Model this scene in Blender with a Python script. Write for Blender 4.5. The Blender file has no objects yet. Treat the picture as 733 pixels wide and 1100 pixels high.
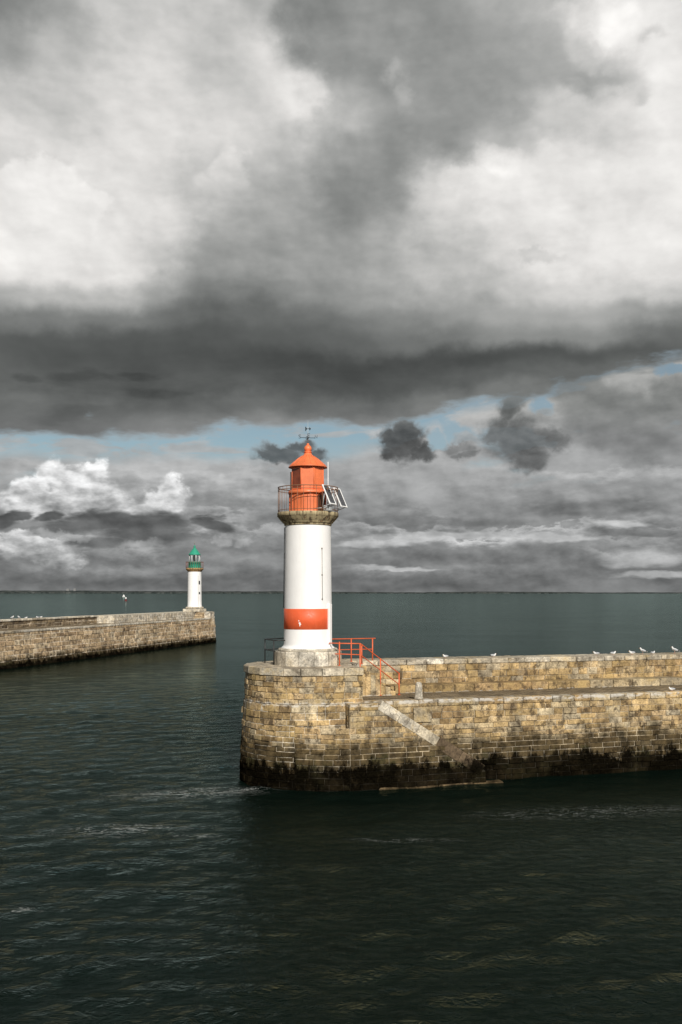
import bpy, bmesh, math, random
import numpy as np
from mathutils import Vector, Matrix

R = math.radians
rng = random.Random(7)
scene = bpy.context.scene
COL = scene.collection
F = 1069.0          # focal length in photo pixels, used only to turn angles of the photo into real positions
CAM_H = 8.5


# ------------------------------------------------------------------ node helpers
class G:
    def __init__(self, nt):
        self.nt = nt

    def n(self, typ, **kw):
        nd = self.nt.nodes.new(typ)
        for k, v in kw.items():
            setattr(nd, k, v)
        return nd

    def put(self, sock, v):
        if v is None:
            return
        if isinstance(v, bpy.types.NodeSocket):
            self.nt.links.new(v, sock)
        else:
            if isinstance(v, (tuple, list)) and sock.type == 'RGBA' and len(v) == 3:
                v = (*v, 1.0)
            sock.default_value = v

    def m(self, op, a, b=None, c=None, clamp=False):
        nd = self.n('ShaderNodeMath', operation=op, use_clamp=clamp)
        self.put(nd.inputs[0], a); self.put(nd.inputs[1], b); self.put(nd.inputs[2], c)
        return nd.outputs[0]

    def add(self, a, b): return self.m('ADD', a, b)
    def sub(self, a, b): return self.m('SUBTRACT', a, b)
    def mul(self, a, b): return self.m('MULTIPLY', a, b)
    def mad(self, a, b, c): return self.m('MULTIPLY_ADD', a, b, c)

    def v(self, op, a, b=None, scale=None):
        nd = self.n('ShaderNodeVectorMath', operation=op)
        self.put(nd.inputs[0], a); self.put(nd.inputs[1], b)
        if scale is not None:
            self.put(nd.inputs['Scale'], scale)
        return nd.outputs['Value'] if op in ('LENGTH', 'DOT_PRODUCT') else nd.outputs['Vector']

    def xyz(self, x, y, z):
        nd = self.n('ShaderNodeCombineXYZ')
        for i, q in enumerate((x, y, z)):
            self.put(nd.inputs[i], q)
        return nd.outputs[0]

    def sep(self, vec):
        nd = self.n('ShaderNodeSeparateXYZ'); self.put(nd.inputs[0], vec)
        return nd.outputs

    def noise(self, vec, scale, detail=4, rough=.55, dist=0.0, lac=2.0):
        nd = self.n('ShaderNodeTexNoise', noise_dimensions='3D')
        self.put(nd.inputs['Vector'], vec); self.put(nd.inputs['Scale'], scale)
        nd.inputs['Detail'].default_value = detail; nd.inputs['Roughness'].default_value = rough
        nd.inputs['Lacunarity'].default_value = lac; nd.inputs['Distortion'].default_value = dist
        return nd.outputs

    def smooth(self, val, a, b, to0=0.0, to1=1.0, kind='SMOOTHSTEP'):
        nd = self.n('ShaderNodeMapRange', interpolation_type=kind)
        if kind == 'LINEAR':
            nd.clamp = True
        self.put(nd.inputs[0], val); self.put(nd.inputs[1], a); self.put(nd.inputs[2], b)
        self.put(nd.inputs[3], to0); self.put(nd.inputs[4], to1)
        return nd.outputs[0]

    def fmix(self, t, a, b):
        nd = self.n('ShaderNodeMix', data_type='FLOAT')
        self.put(nd.inputs[0], t); self.put(nd.inputs[2], a); self.put(nd.inputs[3], b)
        return nd.outputs[0]

    def cmix(self, t, a, b, blend='MIX'):
        nd = self.n('ShaderNodeMix', data_type='RGBA', blend_type=blend)
        self.put(nd.inputs[0], t); self.put(nd.inputs[6], a); self.put(nd.inputs[7], b)
        return nd.outputs[2]

    def ramp(self, fac, stops, interp='LINEAR'):
        nd = self.n('ShaderNodeValToRGB')
        cr = nd.color_ramp; cr.interpolation = interp
        while len(cr.elements) < len(stops):
            cr.elements.new(0.5)
        for e, (p, c) in zip(cr.elements, stops):
            e.position = p
            e.color = (c, c, c, 1) if not isinstance(c, (tuple, list)) else (*c, 1)
        self.put(nd.inputs[0], fac)
        return nd.outputs[0]

    def bump(self, h, strength=.5, dist=.02, normal=None):
        nd = self.n('ShaderNodeBump')
        nd.inputs['Strength'].default_value = strength; nd.inputs['Distance'].default_value = dist
        self.put(nd.inputs['Height'], h)
        if normal is not None:
            self.put(nd.inputs['Normal'], normal)
        return nd.outputs[0]


def new_mat(name):
    m = bpy.data.materials.new(name); m.use_nodes = True
    nt = m.node_tree
    bs = nt.nodes['Principled BSDF']
    return m, G(nt), bs


def paint(name, col, rough=.5, metal=0.0, wear=.12, wear_scale=3.0, wear_col=None, bump=.15, rust=0.0, rust_col=(.16, .07, .03), streak=0.0):
    """painted or plain surface with real mottling, streaks and chips"""
    m, g, bs = new_mat(name)
    tc = g.n('ShaderNodeTexCoord').outputs['Object']
    n1 = g.noise(tc, wear_scale, 6, .6)[0]
    n2 = g.noise(tc, wear_scale * 7, 4, .6)[0]
    f = g.smooth(n1, .3, .75, 1 - wear, 1 + wear)
    c = g.cmix(1.0, col, g.xyz(f, f, f), 'MULTIPLY')
    if streak:
        st = g.noise(g.v('MULTIPLY', tc, (6, 6, .5)), 1.6, 5, .65)[0]
        c = g.cmix(g.smooth(st, .52, .75, 0, streak), c, wear_col or tuple(q * .55 for q in col))
    if rust:
        k = g.smooth(g.noise(tc, wear_scale * 2.2, 7, .68)[0], .6, .7, 0, rust)
        c = g.cmix(k, c, rust_col)
    g.put(bs.inputs['Base Color'], c)
    g.put(bs.inputs['Roughness'], g.smooth(n2, .3, .7, max(.05, rough - .1), min(1, rough + .12)))
    bs.inputs['Metallic'].default_value = metal
    if bump:
        g.put(bs.inputs['Normal'], g.bump(n2, bump, .01))
    return m


# ------------------------------------------------------------------ mesh helpers
class MB:
    def __init__(self):
        self.bm = bmesh.new()
        self.tone = self.bm.loops.layers.float_color.new('tone')
        self.ct = (.5, .5, .5, 1)

    def face(self, vs, mi=0, smooth=False, tone=None):
        f = self.bm.faces.new(vs)
        f.material_index = mi; f.smooth = smooth
        t = tone or self.ct
        for l in f.loops:
            l[self.tone] = t
        return f

    def quad(self, pts, mi=0, smooth=False, tone=None):
        return self.face([self.bm.verts.new(p) for p in pts], mi, smooth, tone)

    def ringloft(self, rings, mi=0, smooth=True, cap0=True, cap1=True, closed=True):
        vr = [[self.bm.verts.new(p) for p in r] for r in rings]
        n = len(vr[0])
        for a, b in zip(vr[:-1], vr[1:]):
            for i in range(n if closed else n - 1):
                j = (i + 1) % n
                self.face((a[i], a[j], b[j], b[i]), mi, smooth)
        if cap0:
            self.face(list(reversed(vr[0])), mi)
        if cap1:
            self.face(vr[-1], mi)
        return vr

    def lathe(self, prof, seg=48, mi=0, smooth=True, cx=0, cy=0, ph=0.0, cap0=True, cap1=True):
        rings = []
        for r, z in prof:
            rings.append([(cx + r * math.cos(ph + 2 * math.pi * i / seg), cy + r * math.sin(ph + 2 * math.pi * i / seg), z) for i in range(seg)])
        self.ringloft(rings, mi, smooth, cap0, cap1)

    def tube(self, pts, r, seg=8, mi=0, closed=False, r1=None):
        pts = [Vector(p) for p in pts]
        n = len(pts)
        rings = []
        for i, p in enumerate(pts):
            if closed:
                t = pts[(i + 1) % n] - pts[i - 1]
            else:
                t = pts[min(i + 1, n - 1)] - pts[max(i - 1, 0)]
            t.normalize()
            up = Vector((0, 0, 1)) if abs(t.z) < .95 else Vector((1, 0, 0))
            a = t.cross(up).normalized(); b = t.cross(a).normalized()
            rr = r if r1 is None else r + (r1 - r) * i / max(1, n - 1)
            rings.append([p + a * rr * math.cos(2 * math.pi * k / seg) + b * rr * math.sin(2 * math.pi * k / seg) for k in range(seg)])
        if closed:
            rings.append(rings[0])
        self.ringloft(rings, mi, True, not closed, not closed)

    def box(self, c, s, rz=0.0, bev=0.0, mi=0, M=None, tone=None, jit=0.0):
        """bevelled box: centre c, size s"""
        hx, hy, hz = s[0] / 2, s[1] / 2, s[2] / 2
        b = min(bev, hx * .9, hy * .9, hz * .9)
        T = M if M is not None else Matrix.Translation(c) @ Matrix.Rotation(rz, 4, 'Z')
        jj = lambda: rng.uniform(-jit, jit)
        def P(x, y, z): return T @ Vector((x + jj(), y + jj(), z + jj()))
        if b <= 0:
            v = [self.bm.verts.new(P(x, y, z)) for z in (-hz, hz) for y in (-hy, hy) for x in (-hx, hx)]
            for q in ((0, 2, 3, 1), (4, 5, 7, 6), (0, 1, 5, 4), (2, 6, 7, 3), (0, 4, 6, 2), (1, 3, 7, 5)):
                self.face([v[i] for i in q], mi, tone=tone)
            return
        def ring(ix, z):
            x, y = hx - ix, hy - ix
            return [P(-x, -y, z), P(x, -y, z), P(x, y, z), P(-x, y, z)]
        def oct_(ins, z):
            x, y = hx - ins, hy - ins
            return [P(-x + b, -y, z), P(x - b, -y, z), P(x, -y + b, z), P(x, y - b, z), P(x - b, y, z), P(-x + b, y, z), P(-x, y - b, z), P(-x, -y + b, z)]
        rs = [oct_(b * .8, -hz), oct_(0, -hz + b), oct_(0, hz - b), oct_(b * .8, hz)]
        old = self.ct
        if tone: self.ct = tone
        self.ringloft(rs, mi, False)
        self.ct = old

    def build(self, name, mats, parent=None, recalc=False):
        if recalc:
            bmesh.ops.recalc_face_normals(self.bm, faces=self.bm.faces[:])
        me = bpy.data.meshes.new(name)
        self.bm.to_mesh(me); self.bm.free()
        for m in (mats if isinstance(mats, (list, tuple)) else [mats]):
            me.materials.append(m)
        o = bpy.data.objects.new(name, me)
        COL.objects.link(o)
        if parent is not None:
            o.parent = parent
        return o


def empty(name, loc, label, cat, rz=0.0, group=None, scale=None):
    o = bpy.data.objects.new(name, None); COL.objects.link(o)
    o.location = loc; o.rotation_euler = (0, 0, rz); o.empty_display_size = .3
    if scale: o.scale = (scale,) * 3
    tag(o, label, cat, group)
    return o


def tag(o, label=None, cat=None, group=None, kind=None):
    if label: o['label'] = label
    if cat: o['category'] = cat
    if group: o['group'] = group
    if kind: o['kind'] = kind
    return o


def masonry(mb, pos, s0, s1, courses, wr, gap=.022, bev=.018, depth=.07, jd=.012, tonefn=None, back=True, backstep=.5, ci=0, mi=1):
    """dressed blocks laid in courses on the surface pos(s, z, d); s1 may depend on the course top"""
    for k in range(len(courses) - 1):
        zb, zt = courses[k], courses[k + 1]
        e = s1(zt) if callable(s1) else s1
        b0 = s0(zt) if callable(s0) else s0
        if e - b0 < .06:
            continue
        s = b0 - rng.uniform(0, wr[0] * .7)
        while s < e - .01:
            w = rng.uniform(*wr)
            a, b = max(s, b0), min(s + w, e)
            s += w
            if b - a < .07:
                continue
            tone = (rng.random(), rng.random(), rng.random(), 1)
            if tonefn:
                tone = tonefn((a + b) / 2, (zb + zt) / 2, tone)
            g2 = gap / 2 * rng.uniform(.7, 1.5)
            dd = max(-.016, min(.06, rng.gauss(0, jd)))
            j = lambda q=.008: rng.uniform(-q, q)
            c = [(a + g2, zb + g2), (b - g2, zb + g2), (b - g2, zt - g2), (a + g2, zt - g2)]
            c = [(x + j(), y + j()) for x, y in c]
            cx, cy = (a + b) / 2, (zb + zt) / 2
            inn = []
            for x, y in c:
                inn.append((x + (bev if x < cx else -bev), y + (bev if y < cy else -bev)))
            r0 = [pos(x, y, -depth) for x, y in c]
            r1 = [pos(x, y, dd - bev) for x, y in c]
            r2 = [pos(x, y, dd + j(.006)) for x, y in inn]
            A, B, C = Vector(r2[0]), Vector(r2[1]), Vector(r2[2])
            nrm = (B - A).cross(C - A)
            out = Vector(pos(cx, cy, 1.0)) - Vector(pos(cx, cy, 0.0))
            if nrm.dot(out) < 0:
                r0.reverse(); r1.reverse(); r2.reverse()
            old = mb.ct; mb.ct = tone
            mb.ringloft([r0, r1, r2], ci, False, False, True)
            mb.ct = old
    if back:
        for k in range(len(courses) - 1):
            zb, zt = courses[k], courses[k + 1]
            e = s1(zt) if callable(s1) else s1
            b0 = s0(zt) if callable(s0) else s0
            n = max(1, int((e - b0) / backstep))
            if e - b0 < .06:
                continue
            for i in range(n):
                sa, sb = b0 + (e - b0) * i / n, b0 + (e - b0) * (i + 1) / n
                mb.quad([pos(sa, zb, -.032), pos(sb, zb, -.032), pos(sb, zt, -.032), pos(sa, zt, -.032)], mi)


def courses(z0, z1, hr):
    out = [z0]
    while out[-1] < z1 - hr[0]:
        out.append(out[-1] + rng.uniform(*hr))
    k = (z1 - z0) / (out[-1] - z0)
    return [z0 + (z - z0) * k for z in out]


# ------------------------------------------------------------------ materials
def stone(name, stops=None, flat=None, algae=1.0, dark=(1.6, 2.5), lichen=.62, stain=.75, salt=0.0, mort=None, bump=.55, bright=1.27, rough_wet=.5, streaks=None, light_joint=None):
    """weathered harbour masonry: block tone, mottling, lichen, salt, dark tide zone and a black weed band near the water"""
    m, g, bs = new_mat(name)
    P = g.n('ShaderNodeNewGeometry').outputs['Position']
    z = g.sep(P)[2]
    at = g.n('ShaderNodeAttribute', attribute_type='GEOMETRY', attribute_name='tone').outputs['Color']
    tr = g.n('ShaderNodeSeparateColor'); g.put(tr.inputs[0], at)
    nb = g.noise(P, .45, 4, .6)[0]
    nm = g.noise(P, 2.3, 7, .62)[0]
    nf = g.noise(P, 13.0, 6, .65)[0]
    if flat:
        c = g.cmix(nb, tuple(q * .85 for q in flat), tuple(min(1, q * 1.15) for q in flat))
    else:
        c = g.ramp(tr.outputs[0], stops, 'LINEAR')
    k = g.mul(g.smooth(nm, .28, .72, .50, 1.38), g.mul(g.smooth(nf, .28, .72, .62, 1.32), bright))
    k = g.mul(k, g.smooth(nb, .36, .62, .74, 1.10))
    if not flat:
        k = g.mul(k, g.smooth(tr.outputs[1], 0, 1, .78, 1.18, 'LINEAR'))
    c = g.cmix(1.0, c, g.xyz(k, k, k), 'MULTIPLY')
    if lichen:
        l1 = g.noise(P, 1.15, 8, .66)[0]
        lm = g.smooth(l1, .5, .64, 0, lichen)
        c = g.cmix(lm, c, g.cmix(nf, (.28, .19, .07), (.46, .34, .15)))
        l2 = g.noise(g.v('ADD', P, (31, 7, 3)), 2.1, 8, .7)[0]
        c = g.cmix(g.smooth(l2, .57, .68, 0, lichen * .42), c, (.46, .41, .31))
    if stain:
        s1 = g.noise(g.v('ADD', g.v('MULTIPLY', P, (1, 1, .8)), (5, 11, 2)), 2.7, 9, .72)[0]
        sm = g.smooth(s1, .52, .60, 0, stain)
        c = g.cmix(sm, c, (.060, .042, .026))
        s2 = g.noise(g.v('MULTIPLY', P, (2.4, 2.4, .35)), 1.6, 6, .7)[0]
        c = g.cmix(g.smooth(s2, .56, .74, 0, stain * .7), c, (.10, .075, .05))
    if salt:
        zz = g.add(z, g.mul(g.sub(nm, .5), .25))
        band = g.mul(g.smooth(zz, salt - .11, salt - .02), g.smooth(zz, salt + .04, salt + .12, 1, 0))
        sn = g.noise(g.v('MULTIPLY', P, (1, 1, 2)), 3.0, 6, .7)[0]
        c = g.cmix(g.mul(band, g.smooth(sn, .42, .56, 0, .75)), c, (.62, .59, .53))
    # tide zone
    zw = g.add(z, g.mul(g.sub(nb, .5), .9))
    zw = g.add(zw, g.mul(g.sub(nm, .5), .9))
    dk = g.smooth(zw, dark[0], dark[1], 1, 0)
    if light_joint:
        dcol = g.cmix(nf, tuple(q * .55 for q in light_joint), light_joint)
    else:
        dcol = g.cmix(g.smooth(nm, .3, .7), (.015, .012, .007), (.078, .058, .031))
    c = g.cmix(g.mul(dk, .9), c, dcol)
    wet = dk
    if algae:
        g1 = g.noise(g.v('MULTIPLY', P, (1.5, 1.5, .8)), 1.3, 9, .7)[0]
        za = g.add(z, g.mul(g.sub(g1, .5), 2.3))
        am = g.smooth(za, algae - .12, algae + .22, 1, 0)
        br = g.smooth(g.noise(g.v('MULTIPLY', P, (1.6, 1.6, 1.1)), 2.6, 7, .68)[0], .34, .46, .90, 1)
        pt = g.smooth(g.noise(g.v('ADD', P, (3, 17, 9)), .55, 3, .5)[0], .40, .52, .90, 1)
        am = g.mul(am, g.mul(br, pt))
        am = g.m('MAXIMUM', am, g.smooth(g.add(z, g.mul(g.sub(nm, .5), .35)), .05, .32, .93, 0))
        am = g.mul(am, .985)
        c = g.cmix(am, c, g.cmix(g.smooth(nf, .3, .7), (.0007, .0006, .0005), (.0048, .0040, .0023)))
        gm = g.mul(g.smooth(za, algae + .05, algae + .45, 1, 0), g.smooth(g.noise(P, .8, 5, .6)[0], .5, .62, 0, .55))
        c = g.cmix(g.mul(gm, g.sub(1.0, am)), c, (.04, .045, .018))
        wet = g.m('MAXIMUM', dk, am)
    if streaks:
        for (ax, ay, hw, zt, zb, amt) in streaks:      # dark streaks down the wall, in world metres
            sx, sy, _z = g.sep(P)
            dxy = g.v('LENGTH', g.v('SUBTRACT', g.xyz(sx, sy, 0.0), (ax, ay, 0)))
            dxy = g.add(dxy, g.mul(g.sub(nm, .5), .25))
            mk = g.mul(g.smooth(dxy, hw * .75, hw * 1.15, 1, 0), g.smooth(g.add(z, g.mul(g.sub(nm, .5), .5)), zt - .12, zt + .12, 1, 0))
            mk = g.mul(mk, g.smooth(z, zb - .1, zb + .1, 0, amt))
            c = g.cmix(mk, c, (.018, .013, .009))
    g.put(bs.inputs['Base Color'], c)
    g.put(bs.inputs['Roughness'], g.fmix(wet, .9, rough_wet + .2))
    g.put(bs.inputs['Specular IOR Level'], g.fmix(wet, .22, .0))
    hh = g.add(g.mul(nf, .35), nm)
    g.put(bs.inputs['Normal'], g.bump(hh, bump, .05))
    return m


TAN = [(0.0, (.20, .135, .065)), (.16, (.34, .24, .115)), (.34, (.40, .285, .14)), (.5, (.35, .265, .155)),
       (.62, (.27, .175, .08)), (.76, (.40, .31, .18)), (.88, (.31, .26, .18)), (1.0, (.43, .35, .22))]
GREYTAN = [(0.0, (.33, .29, .22)), (.3, (.42, .36, .26)), (.6, (.38, .345, .28)), (.8, (.47, .41, .31)), (1.0, (.50, .46, .38))]
ROSE = [(0.0, (.27, .19, .115)), (.25, (.38, .28, .17)), (.5, (.33, .24, .145)), (.75, (.43, .33, .21)), (1.0, (.40, .33, .23))]
PALE = [(0.0, (.44, .39, .31)), (.5, (.52, .47, .38)), (1.0, (.58, .54, .46))]

# pier frame: a along the pier, b towards the open sea (-b faces the channel)
PA = math.atan2(.2786, .9605)
PO = Vector((-1.53, 46.0, 0))


def pier_xy(a, b):
    return (PO.x + a * math.cos(PA) - b * math.sin(PA), PO.y + a * math.sin(PA) + b * math.cos(PA))


_st1 = pier_xy(4.28, -4.25)
_st2 = pier_xy(.98, -4.1)
STK = [(_st1[0], _st1[1], .17, 1.95, -.6, .95)]
M_STONE = stone('pier_stone', TAN, salt=3.62, streaks=STK)
M_MORT = stone('pier_mortar', flat=(.36, .30, .21), algae=1.0, dark=(.9, 1.6), lichen=.4, stain=.6, light_joint=(.34, .30, .23), bump=.2, streaks=STK)
M_LIGHTM = stone('pier_mortar_pale', flat=(.50, .45, .36), algae=1.0, dark=(.8, 1.5), lichen=.2, stain=.4, light_joint=(.30, .27, .21), bump=.2, streaks=STK)
M_CAP = stone('coping_stone', GREYTAN, algae=0, dark=(-9, -8), lichen=.55, stain=.55)
M_PALE = stone('pale_stone', PALE, algae=.7, dark=(1.7, 2.4), lichen=.25, stain=.35)
M_WETSTONE = stone('wet_ramp_stone', flat=(.115, .082, .05), algae=.9, dark=(.6, 1.2), lichen=.0, stain=.6)
M_PLINTH = stone('plinth_stone', PALE, algae=0, dark=(-9, -8), lichen=.3, stain=.3)
M_FOOT = stone('footing_stone', flat=(.115, .08, .042), algae=.0, dark=(-.1, .35), lichen=.0, stain=.9)
M_TOP = stone('platform_slab', flat=(.40, .345, .26), algae=0, dark=(-9, -8), lichen=.5, stain=.55)


def paving(name, col, sx, sy, mort):
    m, g, bs = new_mat(name)
    tc = g.n('ShaderNodeTexCoord').outputs['Object']
    br = g.n('ShaderNodeTexBrick')
    g.put(br.inputs['Vector'], g.v('ADD', tc, g.v('SCALE', g.v('SUBTRACT', g.noise(tc, 1.5, 3)[1], (.5, .5, .5)), scale=.12)))
    br.inputs['Scale'].default_value = 1.0
    br.inputs['Brick Width'].default_value = sx; br.inputs['Row Height'].default_value = sy
    br.inputs['Mortar Size'].default_value = .025; br.inputs['Mortar Smooth'].default_value = .3
    br.inputs['Color1'].default_value = (*col, 1); br.inputs['Color2'].default_value = (*[q * .62 for q in col], 1)
    br.inputs['Mortar'].default_value = (*mort, 1)
    nm = g.noise(tc, 1.3, 7, .65)[0]
    nf = g.noise(tc, 9, 6, .65)[0]
    k = g.mul(g.smooth(nm, .25, .75, .55, 1.35), g.smooth(nf, .25, .75, .75, 1.25))
    c = g.cmix(1.0, br.outputs['Color'], g.xyz(k, k, k), 'MULTIPLY')
    g.put(bs.inputs['Base Color'], c)
    bs.inputs['Roughness'].default_value = .92; bs.inputs['Specular IOR Level'].default_value = .2
    h = g.add(g.mul(br.outputs['Fac'], -1.0), g.mul(nf, .5))
    g.put(bs.inputs['Normal'], g.bump(h, .7, .04))
    return m


M_WALK = paving('walkway_setts', (.27, .205, .125), .42, .22, (.10, .08, .05))

M_WHITE = paint('white_tower_paint', (.86, .85, .83), .55, wear=.03, wear_scale=1.2, wear_col=(.70, .66, .60), streak=.22, bump=.25)
M_RED = paint('red_band_paint', (.74, .115, .035), .5, wear=.10, wear_scale=2.0, streak=.2, wear_col=(.80, .22, .10), rust=.0)
M_ORANGE = paint('orange_lantern_paint', (.76, .185, .065), .5, wear=.14, wear_scale=1.6, streak=.45, wear_col=(.62, .10, .03), rust=.5, rust_col=(.42, .08, .03))
M_RAILRED = paint('red_rail_paint', (.72, .13, .04), .5, rust=.55, rust_col=(.30, .09, .03), wear_scale=2.0)
M_SHADERAIL = paint('shade_dark_rail', (.018, .018, .018), .5)  # rail colour darkened to stand for the tower's shade
M_GREYMETAL = paint('grey_steel', (.24, .22, .18), .5, metal=.3, rust=.5, wear_scale=2)
M_RUST = paint('rusty_rail', (.21, .11, .06), .6, rust=.6, wear_scale=2)
M_GALV = paint('galvanised_steel', (.50, .51, .51), .45, metal=.4)
M_WHITEMETAL = paint('white_coated_metal', (.82, .82, .80), .4, wear=.04)
M_GREEN = paint('green_lantern_paint', (.03, .30, .19), .45, wear=.15, streak=.35, wear_col=(.07, .40, .28))
M_DARK = paint('dark_metal', (.02, .022, .024), .5)
M_FACET = paint('dark_lantern_panel', (.20, .045, .018), .35, wear=.3)
M_GLASSY = paint('solar_cell', (.012, .015, .024), .15, wear=.3, wear_scale=9, bump=0)
M_CORNICE = None


def cornice_mat(name, base, rust_amt):
    m, g, bs = new_mat(name)
    tc = g.n('ShaderNodeTexCoord').outputs['Object']
    nm = g.noise(tc, 3.0, 7, .65)[0]
    nf = g.noise(tc, 18, 5, .6)[0]
    c = g.cmix(g.smooth(nm, .3, .7), tuple(q * .7 for q in base), tuple(q * 1.15 for q in base))
    st = g.noise(g.v('MULTIPLY', tc, (3.2, 3.2, .35)), 1.9, 6, .7)[0]
    c = g.cmix(g.smooth(st, .47, .60, 0, .92), c, (.085, .055, .03))
    st2 = g.noise(g.v('MULTIPLY', tc, (5, 5, .5)), 1.5, 5, .7)[0]
    c = g.cmix(g.smooth(st2, .56, .68, 0, rust_amt), c, (.36, .15, .04))
    g.put(bs.inputs['Base Color'], c)
    bs.inputs['Roughness'].default_value = .9
    g.put(bs.inputs['Normal'], g.bump(g.add(nm, g.mul(nf, .4)), .5, .03))
    return m


M_CORNICE = cornice_mat('weathered_cornice', (.46, .38, .22), .7)
M_CORNICE_RUST = cornice_mat('rusty_cornice', (.44, .27, .11), .9)

m, g, bs = new_mat('lantern_glass')
bs.inputs['Base Color'].default_value = (.85, .92, .9, 1); bs.inputs['Roughness'].default_value = .03
bs.inputs['Transmission Weight'].default_value = .95; bs.inputs['IOR'].default_value = 1.05
M_GLASS = m
M_LENS = paint('lamp_lens', (.10, .12, .12), .2, wear=.2)
M_GULLW = paint('gull_white', (.74, .74, .73), .8, wear=.04, bump=0)
M_GULLG = paint('gull_grey', (.42, .44, .46), .8, wear=.06, bump=0)
M_GULLK = paint('gull_black', (.02, .02, .02), .7, bump=0)
M_BEAK = paint('gull_bill', (.65, .35, .04), .5, bump=0)
M_LEG = paint('gull_leg', (.55, .30, .24), .6, bump=0)
M_BUOYRED = paint('buoy_red', (.16, .02, .02), .5)
M_SAIL = paint('sail_cloth', (.85, .85, .83), .8, wear=.03, bump=0)

# ------------------------------------------------------------------ red lighthouse pier
pier = empty('stone_pier', (PO.x, PO.y, 0), 'sunlit tan stone pier with rounded head carrying the red and white lighthouse', 'pier', PA)


def r_low(z): return 3.16 - .052 * z
def r_up(z): return 2.93 - .03 * (z - 3.6)


def headpath(rf, A0):
    def pos(s, z, d):
        r = rf(z) + d
        if s < A0:
            return (A0 - s, -r, z)
        ang = (s - A0) / 3.0
        if ang <= math.pi:
            return (-math.sin(ang) * r, -math.cos(ang) * r, z)
        return (s - A0 - 3 * math.pi, r, z)
    return pos


def course_mix(z0, z1):
    """thin brick-like courses in the tide zone, taller ashlar above"""
    out = [z0]
    while out[-1] < z1 - .2:
        z = out[-1]
        h = rng.uniform(.20, .25) if 1.1 < z < 2.3 else rng.uniform(.23, .34)
        out.append(z + h)
    k = (z1 - z0) / (out[-1] - z0)
    return [z0 + (z - z0) * k for z in out]


LOWC = course_mix(-1.0, 3.62)
# lower head
mb = MB()
masonry(mb, headpath(r_low, 1.6), 0, 1.6 + 3 * math.pi + 2.4, LOWC, (.32, .8), jd=.024)
mb.build('head_wall', [M_STONE, M_LIGHTM], pier)
# upper head
mb = MB()
UPC = courses(3.62, 4.86, (.22, .27))
masonry(mb, headpath(r_up, 1.75), 0, 1.75 + 3 * math.pi + 2.4, UPC, (.3, .68), jd=.02)
# end face of the upper platform, towards the stairs
masonry(mb, lambda s, z, d: (1.75 + d, -2.88 + s, z), 0, 2.38, UPC, (.35, .7), jd=.015)
masonry(mb, lambda s, z, d: (1.75 + s, -.5 - d, z), 0, .65, UPC, (.35, .7), jd=.01)
mb.build('platform_wall', [M_STONE, M_MORT], pier)
# coping ring of the platform: long pale stones
mb = MB()
masonry(mb, headpath(lambda z: 2.95, 1.78), 0, 1.78 + 3 * math.pi + 2.4, [4.86, 5.2], (.75, 1.25), jd=.01, depth=.5, back=False)
masonry(mb, lambda s, z, d: (1.78 + d, -2.93 + s, z), 0, 2.44, [4.86, 5.2], (.75, 1.1), jd=.008, depth=.4, back=False)
masonry(mb, lambda s, z, d: (1.78 + s, -.49 - d, z), 0, .66, [4.86, 5.2], (.6, .7), jd=.0, depth=.3, back=False)
mb.build('platform_coping', M_CAP, pier)
# platform surface
mb = MB()
pts = [(1.74, -2.9), (0, -2.9)] + [(-math.sin(t) * 2.9, -math.cos(t) * 2.9) for t in np.linspace(.08, math.pi, 40)] + [(2.4, 2.9), (2.4, -.47), (1.74, -.47)]
mb.face([mb.bm.verts.new((x, y, 5.19)) for x, y in pts])
mb.build('platform_paving', M_TOP, pier)

LEN = 48.0
WALLC = course_mix(-1.0, 3.42)
# main channel wall
mb = MB()


def wall_tone(s, z, t):
    return t


masonry(mb, lambda s, z, d: (1.2 + s, -(2.95 + .05 * (3.7 - z)) - d, z), 0, 26, WALLC, (.3, .95), jd=.024)
masonry(mb, lambda s, z, d: (27.2 + s, -(2.95 + .05 * (3.7 - z)) - d, z), 0, LEN - 27.2, WALLC, (.6, 1.2), jd=.02)
mb.build('channel_wall', [M_STONE, M_MORT], pier)
# edge course of the walkway
mb = MB()
a = 1.78
while a < LEN:
    w = rng.uniform(.8, 1.5)
    tn = (rng.random(), rng.random(), rng.random(), 1)
    mb.box((a + w / 2, -2.68, 3.56), (w - .02, .62, .29), bev=.03, tone=tn, jit=.006)
    a += w
mb.build('walkway_edge', M_STONE, pier)
mb = MB()
mb.quad([(1.7, -2.5, 3.68), (LEN, -2.5, 3.68), (LEN, 1.4, 3.68), (1.7, 1.4, 3.68)])
mb.build('walkway_paving', M_WALK, pier)
# stone bench along the parapet
mb = MB()
a = 4.12
while a < LEN:
    w = rng.uniform(.9, 1.7)
    tn = (rng.random(), rng.random(), rng.random(), 1)
    mb.box((a + w / 2, .78, 3.86), (w - .02, 1.1, .38), bev=.03, tone=tn, jit=.007)
    a += w
mb.build('stone_bench', M_STONE, pier)
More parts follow.
